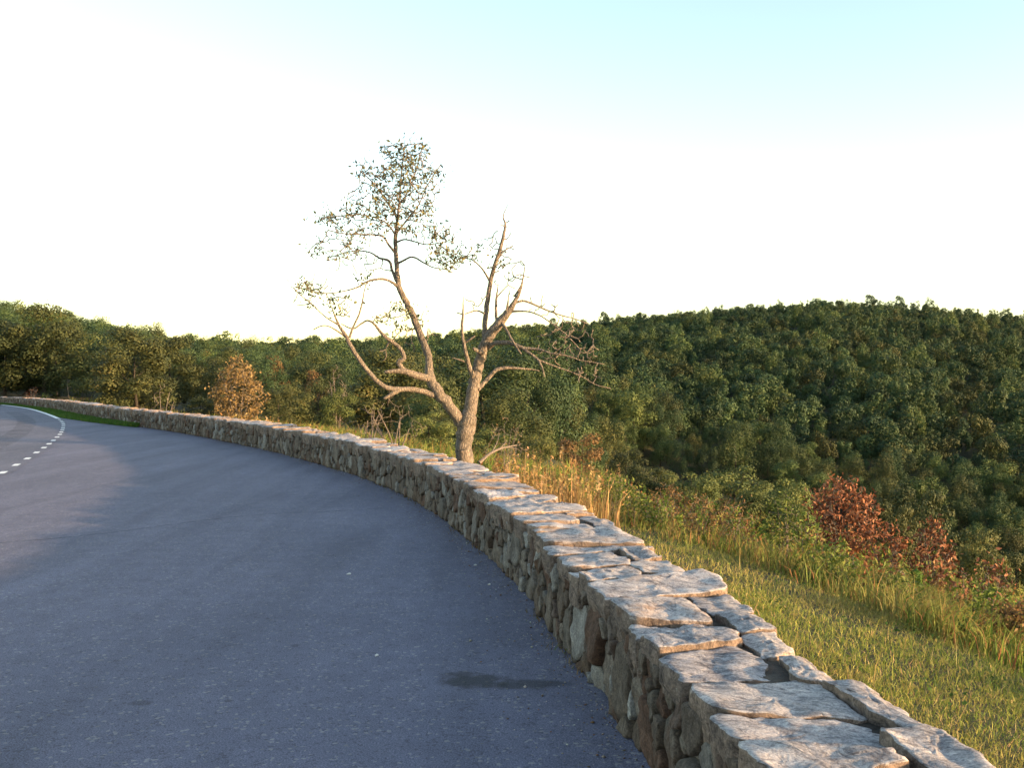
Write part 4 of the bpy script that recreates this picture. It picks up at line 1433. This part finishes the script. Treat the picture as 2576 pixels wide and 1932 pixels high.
shrub_px('golden_bush', 598, 893, 33, 150, 620, 0.085, 0.62, 8, L_GOLD, B_GREY, 'dry golden-leaved bush standing behind the far wall', 51, 7, 0.03, 'egg')
shrub_px('rust_shrub', 2118, 1196, 15.0, 190, 300, 0.075, 0.45, 9, L_RUST, B_GREY, 'largest rust-red shrub of curled dead leaves at the slope edge', 52, 7, 0.016, 'dome')
shrub_px('rust_shrub', 2225, 1310, 14.2, 110, 80, 0.075, 0.45, 6, L_RUST, B_GREY, 'middle rust-red shrub joined to the right flank of the largest one', 53, 5, 0.014, 'dome')
shrub_px('rust_shrub', 2350, 1300, 13.6, 125, 150, 0.075, 0.45, 7, L_RUST, B_GREY, 'tall narrow rust-red shrub right of the largest rust-red one', 54, 6, 0.015, 'egg')
shrub_px('rust_shrub', 2500, 1395, 12.4, 95, 45, 0.07, 0.45, 4, L_RUST, B_GREY, 'thin rust-red shrub nearest the picture edge', 55, 5, 0.010, 'dome')
shrub_px('rust_shrub', 2420, 1430, 12.0, 100, 40, 0.07, 0.45, 4, L_RUST, B_GREY, 'low sprawl of rust-red leaves below the tall narrow rust shrub', 56, 4, 0.010, 'dome')
shrub_px('dark_shrub', 2560, 1520, 9.2, 120, 110, 0.06, 0.5, 8, L_BROWN, B_DARK, 'small dark brown shrub in the weeds at the picture edge', 57, 5, 0.008, 'dome')
shrub_px('red_brush', 82, 972, 62, 46, 60, 0.10, 0.3, 4, L_RUST, B_GREY, 'reddish dry brush sticking up behind the far end of the wall', 58, 12, 0.02, 'egg')
shrub_px('lime_shrub', 114, 988, 60, 26, 50, 0.10, 0.6, 7, L_LIME, B_GREY, 'small yellow-green shrub right of the reddish dry brush', 59, 5, 0.012, 'egg')
shrub_px('lime_shrub', 180, 1000, 50.5, 42, 50, 0.08, 0.6, 7, L_LIME, B_GREY, 'low lime-green plant spilling over the far wall top', 60, 5, 0.010, 'dome')
# bare saplings and dead brush
shrub_px('bare_sapling', 412, 955, 36, 72, 46, 0.05, 0.3, 0, L_GOLD, B_GREY, 'small bare white-stemmed sapling behind the far wall', 61, 3, 0.022, 'egg', cat='sapling')
shrub_px('leaning_sapling', 178, 945, 60, 30, 8, 0.05, 0.3, 0, L_GOLD, B_GREY, 'thin pale leaning stem against the dark wood at the far wall', 62, 1, 0.035, 'egg', cat='sapling')
shrub_px('bare_tree', 848, 905, 47, 60, 70, 0.07, 0.3, 2, L_BROWN, B_GREY, 'pinkish bare-twigged small tree in the hollow left of the old tree', 63, 6, 0.030, 'egg', cat='tree')
shrub_px('dead_bush', 990, 1000, 21.5, 170, 90, 0.05, 0.3, 0, L_BROWN, B_GREY, 'tangled bare dead bush between the wall and the old tree', 64, 6, 0.026, 'dome')
shrub_px('dead_bush', 925, 985, 22.0, 100, 26, 0.05, 0.3, 0, L_BROWN, B_GREY, 'bare dead bush with two long crossing stems left of the tangled one', 65, 5, 0.022, 'dome')
shrub_px('dead_bush', 1270, 1040, 22, 110, 60, 0.06, 0.3, 2, L_BROWN, B_GREY, 'feathery brown bare bush just right of the old tree trunk', 66, 9, 0.010, 'dome')
# fallen branch leaning from the tree's foot
m_ = MB()
fb = smooth_path([pxd(1205, 1165, 18.2), pxd(1232, 1142, 18.4), pxd(1262, 1128, 18.7), pxd(1300, 1120, 19.0)], 5)
tube(m_, fb, np.linspace(0.035, 0.012, len(fb)), 7)
for q, e_ in ((6, (1256, 1090)), (9, (1275, 1108)), (11, (1310, 1135))):
    tgt = np.array(pxd(e_[0], e_[1], 18.9))
    tube(m_, smooth_path([fb[q], (fb[q] + tgt) / 2 + np.array([0.03, 0, 0.02]), tgt], 4), np.linspace(0.012, 0.004, 9), 5)
o = link('fallen_branch', m_.mesh('fallen_branch', True), B_GREY)
tag(o, 'pale bare branch leaning up beside the foot of the old tree', 'branch')

# ------------------------------------------------------------------ grass and weeds
rng = np.random.default_rng(77)
GREENS = [(0.156, 0.207, 0.039), (0.228, 0.259, 0.053), (0.324, 0.305, 0.081), (0.444, 0.345, 0.149), (0.090, 0.149, 0.028)]
W_GREEN = [0.30, 0.30, 0.20, 0.12, 0.12]
STRAW = [(0.31, 0.21, 0.09), (0.25, 0.155, 0.062), (0.36, 0.26, 0.13), (0.17, 0.115, 0.046)]


def strip_points(n, s_lo, s_hi, a, b_, dens=None):
    """random spots at distance a..b behind the wall between two arc lengths"""
    s_ = rng.uniform(s_lo, s_hi, n); t_ = rng.uniform(a, b_, n)
    x_, y_, nx_, ny_ = wall_frame(s_)
    X, Y = x_ + nx_ * (THICK + t_), y_ + ny_ * (THICK + t_)
    return X, Y, t_


def field(mb, n, s_lo, s_hi, a, b_, hmin, hmax, w, cols, wts, lean=0.35, patch=0.5):
    X, Y, t_ = strip_points(n, s_lo, s_hi, a, b_)
    pn = np.array([noise.noise(Vector((x_ * 0.9, y_ * 0.9, 3.1))) for x_, y_ in zip(X, Y)])
    pk = rng.random(n) < 0.62 + patch * pn
    X, Y, pn = X[pk], Y[pk], pn[pk]
    n = len(X)
    Z = terrain(X, Y)
    h = rng.uniform(hmin, hmax, n) * (1 + 0.45 * pn)
    col = colour_mix(rng, n, cols, wts)
    dry = np.clip(0.5 + 1.4 * np.array([(noise.noise(Vector((x_ * 0.55 + 9, y_ * 0.55, 0.4))) + 0.8 * noise.noise(Vector((x_ * 2.3, y_ * 2.3, 7.4)))) for x_, y_ in zip(X, Y)]), 0, 1)[:, None]
    col = col * (1 - 0.42 * dry) + np.array([0.33, 0.26, 0.10]) * 0.42 * dry * (0.6 + 0.8 * rng.random((n, 1)))
    blades(mb, np.stack([X, Y, Z - 0.01], 1), h, np.full(n, w) * rng.uniform(.6, 1.4, n), rng.normal(0, lean, (n, 2)) + np.array([0.10, -0.04]), col, rng)


mb = MB()
field(mb, 90000, S0 + 2.0, S0 + 9, -0.05, 3.3, 0.03, 0.095, 0.0048, GREENS, W_GREEN, 0.75)
field(mb, 60000, S0 + 9, S0 + 22, -0.05, 3.4, 0.035, 0.09, 0.007, GREENS, W_GREEN, 0.7)
field(mb, 900, S0 + 2.0, S0 + 16, -0.05, 3.3, 0.12, 0.28, 0.005, GREENS + STRAW, [.15, .2, .2, .15, .05, .1, .05, .1, 0], 0.3)
field(mb, 5000, S0 - 8, S0 + 2.0, -0.05, 3.3, 0.05, 0.14, 0.012, GREENS, W_GREEN)
# small broad-leaved weeds among the grass
X, Y, t_ = strip_points(5200, S0 + 2, S0 + 16, 0.0, 3.4)
pk = np.array([noise.noise(Vector((x_ * 1.6 + 4, y_ * 1.6, 1))) for x_, y_ in zip(X, Y)]) > 0.12
X, Y = X[pk], Y[pk]
Z = terrain(X, Y)
C_ = np.stack([X, Y, Z + rng.uniform(0.02, 0.07, len(X))], 1)
nn = rng.normal(size=C_.shape) * 0.6; nn[:, 2] += 1
V, T_ = leaf_cards(C_, nn, 0.03, 0.75, rng)
mb.add(V, T_, None, np.repeat(colour_mix(rng, len(X), [(0.05, 0.10, 0.02), (0.09, 0.14, 0.03), (0.16, 0.16, 0.04)], [4, 4, 1]), 4, 0))
o = link('grass', mb.mesh('grass'), M_BLADE)
tag(o, 'mown yellow-green grass strip on the slope behind the wall', 'grass', kind='stuff')

# taller undergrowth beyond the mown strip
mb = MB()
LUSH = [(0.06, 0.115, 0.02), (0.10, 0.16, 0.028), (0.145, 0.20, 0.034), (0.19, 0.17, 0.05), (0.24, 0.11, 0.045)]
field(mb, 36000, S0 + 2.0, S0 + 12, 3.0, 7.5, 0.15, 0.46, 0.010, LUSH, [.3, .25, .15, .16, .14], 0.5)
field(mb, 26000, S0 + 12, S0 + 24, 2.6, 8.5, 0.10, 0.30, 0.012, LUSH + STRAW[:2], [.20, .20, .14, .20, .16, .08, .08], 0.6)
field(mb, 14000, S0 + 4.0, S0 + 30, 10, 30, 0.35, 0.9, 0.035, LUSH, [.35, .3, .12, .15, .08], 0.5)
field(mb, 9000, S0 + 2.0, S0 + 24, 7.0, 14, 0.18, 0.42, 0.018, LUSH, [.3, .3, .2, .12, .08], 0.4)
field(mb, 26000, S0 + 22, S0 + 50, 0.3, 12, 0.25, 0.75, 0.022,
      LUSH, [.3, .25, .15, .2, .1], 0.4)
field(mb, 7000, S0 + 45, S0 + 80, 0.3, 9, 0.15, 0.45, 0.022, LUSH + STRAW[:2], [.2, .25, .2, .15, .05, .1, .05], 0.4)
# leafy stalks
X, Y, t_ = strip_points(2300, S0 + 2.2, S0 + 42, 3.4, 10)
Z = terrain(X, Y)
Hs = rng.uniform(0.18, 0.62, len(X)) * np.interp(t_, [3.4, 4.5, 10], [0.55, 1.0, 0.9])
pal = colour_mix(rng, len(X), [(0.07, 0.12, 0.02), (0.12, 0.17, 0.03), (0.17, 0.17, 0.045), (0.21, 0.095, 0.04), (0.16, 0.11, 0.05)], [3, 2.5, 2, 1.2, 1.8])
for x_, y_, z_, h_, cc in zip(X, Y, Z, Hs, pal):
    k = int(h_ * 46) + 6
    lx, ly = rng.normal(0, .12, 2)
    f = np.linspace(0.12, 1, k)
    c = np.stack([x_ + lx * f * h_, y_ + ly * f * h_, z_ + f * h_], 1) + rng.normal(0, 0.035, (k, 3)) * (1.2 - f[:, None] * 0.7)
    nn = rng.normal(size=(k, 3)) * 0.8; nn[:, 2] += 0.7
    V, T_ = leaf_cards(c, nn, 0.085 if cc[0] < 0.2 else 0.07, 0.38, rng)
    mb.add(V, T_, None, np.repeat(np.tile(cc, (k, 1)) * rng.uniform(.75, 1.3, (k, 1)), 4, 0))
o = link('undergrowth', mb.mesh('undergrowth'), M_BLADE)
tag(o, 'rank green and reddish weeds below the mown grass strip', 'undergrowth', kind='stuff')

# verge by the far road edge
mb = MB()
n = 16000
a = rng.random(n); b_ = rng.random(n)
ia = a * (VERGE_ROWS.shape[1] - 1); i0 = ia.astype(int); fa = (ia - i0)[:, None]
ib = b_ * 4; j0 = np.minimum(ib.astype(int), 3); fb_ = (ib - j0)[:, None]
Pq = (VERGE_ROWS[j0, i0] * (1 - fa) + VERGE_ROWS[j0, i0 + 1] * fa) * (1 - fb_) + (VERGE_ROWS[j0 + 1, i0] * (1 - fa) + VERGE_ROWS[j0 + 1, i0 + 1] * fa) * fb_
blades(mb, Pq, rng.uniform(.04, .11, n), rng.uniform(.012, .028, n), rng.normal(0, .4, (n, 2)), colour_mix(rng, n, [(0.05, 0.115, 0.02), (0.07, 0.14, 0.025), (0.11, 0.14, 0.03)], [4, 3, 1]), rng)
o = link('verge_grass', mb.mesh('verge_grass'), M_BLADE)
tag(o, 'short green grass verge between the far road edge and the wall', 'grass', kind='stuff')

# dry bits along the wall foot
mb = MB()
n = 1500
s_ = S0 + rng.uniform(1.5, 26, n)
x_, y_, nx_, ny_ = wall_frame(s_)
off = rng.exponential(0.035, n)
pk = np.array([noise.noise(Vector((q * 1.3, 0.5, 2))) for q in s_]) > 0.0
x_, y_, nx_, ny_, off, s_ = x_[pk], y_[pk], nx_[pk], ny_[pk], off[pk], s_[pk]
n = len(s_)
blades(mb, np.stack([x_ - nx_ * off, y_ - ny_ * off, np.full(n, 0.001)], 1), rng.uniform(.015, .06, n), rng.uniform(.003, .008, n), rng.normal(0, .9, (n, 2)), colour_mix(rng, n, [(0.15, 0.10, 0.05), (0.10, 0.07, 0.035), (0.10, 0.12, 0.03), (0.24, 0.17, 0.08)], [3, 3, 1, 1]), rng)
o = link('dry_weeds', mb.mesh('dry_weeds'), M_BLADE)
tag(o, 'dry wisps of grass along the foot of the wall', 'weeds', kind='stuff')


# grit and fallen bits gathered at the wall foot
mb = MB()
n = 2600
s_ = S0 + 1.2 + 26 * rng.random(n) ** 1.5
x_, y_, nx_, ny_ = wall_frame(s_)
off = 0.01 + rng.exponential(0.13, n)
r_ = rng.uniform(0.002, 0.0065, n) * np.where(rng.random(n) < 0.06, 2.0, 1.0)
B0 = np.stack([x_ - nx_ * off, y_ - ny_ * off, r_ * 0.35], 1)
oct_ = np.array([(1, 0, 0), (0, 1, 0), (-1, 0, 0), (0, -1, 0), (0, 0, 0.7), (0, 0, -0.7)])
V = (B0[:, None] + (oct_[None] * rng.uniform(.6, 1.3, (n, 6, 1))) * r_[:, None, None]).reshape(-1, 3)
fo = np.array([(0, 1, 4), (1, 2, 4), (2, 3, 4), (3, 0, 4), (1, 0, 5), (2, 1, 5), (3, 2, 5), (0, 3, 5)])
T_ = (np.arange(n)[:, None, None] * 6 + fo[None]).reshape(-1, 3)
mb.add(V, T_, None, np.repeat(colour_mix(rng, n, [(0.26, 0.23, 0.20), (0.12, 0.085, 0.06), (0.40, 0.38, 0.35), (0.16, 0.09, 0.045)], [3, 4, 1.2, 2]), 6, 0))
o = link('grit', mb.mesh('grit'), M_TWIGGY)
tag(o, 'grit and crumbled leaf bits gathered along the wall foot', 'grit', kind='stuff')


def grass_clump(px, d, h, n, spread, label, seed, cols=STRAW, wts=(3, 3, 2, 1), name='grass_clump', group=None, heads=True):
    rg = np.random.default_rng(seed)
    l = on_ground(px, d)
    mb = MB()
    B0 = np.stack([rg.normal(0, spread, n), rg.normal(0, spread, n), np.full(n, -0.03)], 1)
    hh = h * rg.uniform(0.55, 1.08, n)
    ln = rg.normal(0, .13, (n, 2)) + np.array([0.05, 0])
    col = colour_mix(rg, n, cols, wts)
    blades(mb, B0, hh, np.full(n, 0.0085) * (1 + d / 22), ln, col, rg)
    k = n // 2
    blades(mb, B0[:k], hh[:k] * 0.6, np.full(k, 0.010) * (1 + d / 22), rg.normal(0, .45, (k, 2)), colour_mix(rg, k, cols, wts), rg)
    if heads:
        for q in range(n // 3):
            tip = B0[q] + np.array([ln[q, 0] * hh[q], ln[q, 1] * hh[q], hh[q] * 0.97])
            c = tip + np.stack([rg.normal(0, .012, 7), rg.normal(0, .012, 7), np.linspace(-0.14, 0.02, 7)], 1)
            V, T_ = leaf_cards(c, rg.normal(size=(7, 3)), 0.04 * (1 + d / 40), 0.5, rg)
            mb.add(V, T_, None, np.tile(col[q] * 0.95, (28, 1)))
    o = link(name, mb.mesh(name), M_BLADE)
    o.location = l
    tag(o, label, 'grass clump', group)
    return o


rc = random.Random(8)
G1 = 'tall tan grass clumps right of the old tree'
for i_, (px_, d_) in enumerate([(1262, 15.6), (1300, 15.2), (1338, 14.6), (1362, 14.9), (1386, 14.1), (1402, 14.6), (1424, 13.6), (1448, 13.9), (1470, 13.1), (1492, 13.4), (1516, 12.8), (1322, 16), (1412, 13.2), (1290, 14.4), (1350, 13.6)]):
    grass_clump(px_, d_, rc.uniform(0.5, 1.0), 34, 0.15, 'clump of tall dry tan grass behind the wall right of the old tree', 700 + i_, group=G1)
G2 = 'tan grass clumps in front of the golden bush'
for i_ in range(26):
    px_ = 545 + i_ * 11.5 + rc.uniform(-6, 6)
    d_ = np.interp(px_, [500, 600, 700, 850], [29, 26.2, 23.8, 20.4]) + rc.uniform(1.0, 2.6)
    grass_clump(px_, d_, rc.uniform(0.4, 0.85), 34, 0.16, 'clump of dry golden grass above the wall by the golden bush', 740 + i_, group=G2)
for i_, (px_, d_, lb) in enumerate([(422, 33, 'lone tan grass tuft above the wall beside the bare white sapling'), (470, 31, 'lone dark seed stalk tuft above the wall left of the golden bush'), (825, 21.4, 'short tan tuft above the wall left of the dead bush'), (848, 20.8, 'pair of short tan stalks above the wall nearest the dead bush')]):
    grass_clump(px_, d_, 0.62, 22, 0.06, lb, 790 + i_)

# goldenrod and leafy weeds that stand out
def weed(px, d, h, w, label, seed, mat, leaf=0.07, name='leafy_weed', per=7, n=60, group=None):
    l = on_ground(px, d)
    return shrub(name, l, h, w, n, leaf, 0.32, per, mat, B_GREY, label, seed, 6, 0.007, 'egg', 'weed', 0.4, group=group)


weed(1543, 15.2, 0.72, 0.55, 'yellow-green goldenrod beside the end of the tall tan grass', 801, L_LIME)
weed(1590, 14.8, 0.62, 0.6, 'bright lime weed clump right of the goldenrod', 802, L_LIME)
weed(1645, 14.5, 0.45, 0.5, 'low lime-green weed at the grass edge below the browning sumac', 803, L_LIME)
weed(1970, 12.8, 1.0, 0.55, 'tall pale green feathery weed left of the largest rust shrub', 804, L_LIME, 0.08)
weed(2040, 11.8, 0.85, 0.3, 'narrow green stalk in front of the largest rust shrub', 805, L_LIME, 0.07)
weed(1760, 14.0, 0.75, 0.7, 'brownish dry weed mass beyond the grass strip', 806, L_BROWN, 0.06)
weed(1850, 13.6, 0.8, 0.7, 'reddish brown weed patch beneath the broad sumac', 807, L_BROWN, 0.06)
weed(1680, 15.6, 0.8, 0.6, 'dry brown weed below the olive and orange tree', 808, L_BROWN, 0.06)
weed(2110, 11.0, 0.55, 0.55, 'green leafy weed in front of the rust-red shrubs', 809, L_LIME, 0.08)
weed(2250, 10.6, 0.5, 0.5, 'green weed between the mown grass and the tall narrow rust shrub', 810, L_LIME, 0.08)
weed(2480, 10.2, 0.62, 0.4, 'lime weed standing below the thin rust-red shrub', 811, L_LIME, 0.08)

# litter and grit on the asphalt
M_PAPER, nt, b = new_mat('paper')
b.inputs['Base Color'].default_value = (0.55, 0.54, 0.52, 1)
for i_, (px_, py_, l_, w_, lb) in enumerate([(1196, 1425, 0.026, 0.010, 'white paper scrap on the asphalt nearest the far wall foot'), (1231, 1474, 0.019, 0.009, 'smaller white scrap on the asphalt below the first one'), (947, 1654, 0.020, 0.011, 'pale paper scrap on open asphalt left of the dark stain'), (877, 1447, 0.034, 0.014, 'white sliver of paper on mid asphalt')]):
    x_, y_ = px2g(px_, py_)
    rg = random.Random(i_)
    m_ = MB()
    top = [(-l_ / 2, -w_ / 2, .006), (l_ / 2, -w_ / 2, .009), (l_ / 2 * .9, w_ / 2, .012), (0, w_ / 2 * 1.1, .015), (-l_ / 2, w_ / 2 * .9, .008)]
    V = top + [(a, b_, c - 0.005) for a, b_, c in top]
    m_.add(V, [(0, 1, 3), (1, 2, 3), (0, 3, 4), (5, 8, 6), (6, 8, 7), (5, 9, 8)], [(a, a + 5, (a + 1) % 5 + 5, (a + 1) % 5) for a in range(5)])
    o = link('paper_scrap', m_.mesh('paper_scrap'), M_PAPER)
    o.location = (x_, y_, 0.0); o.rotation_euler = (0, 0, rg.uniform(-.4, .4))
    tag(o, lb, 'litter')
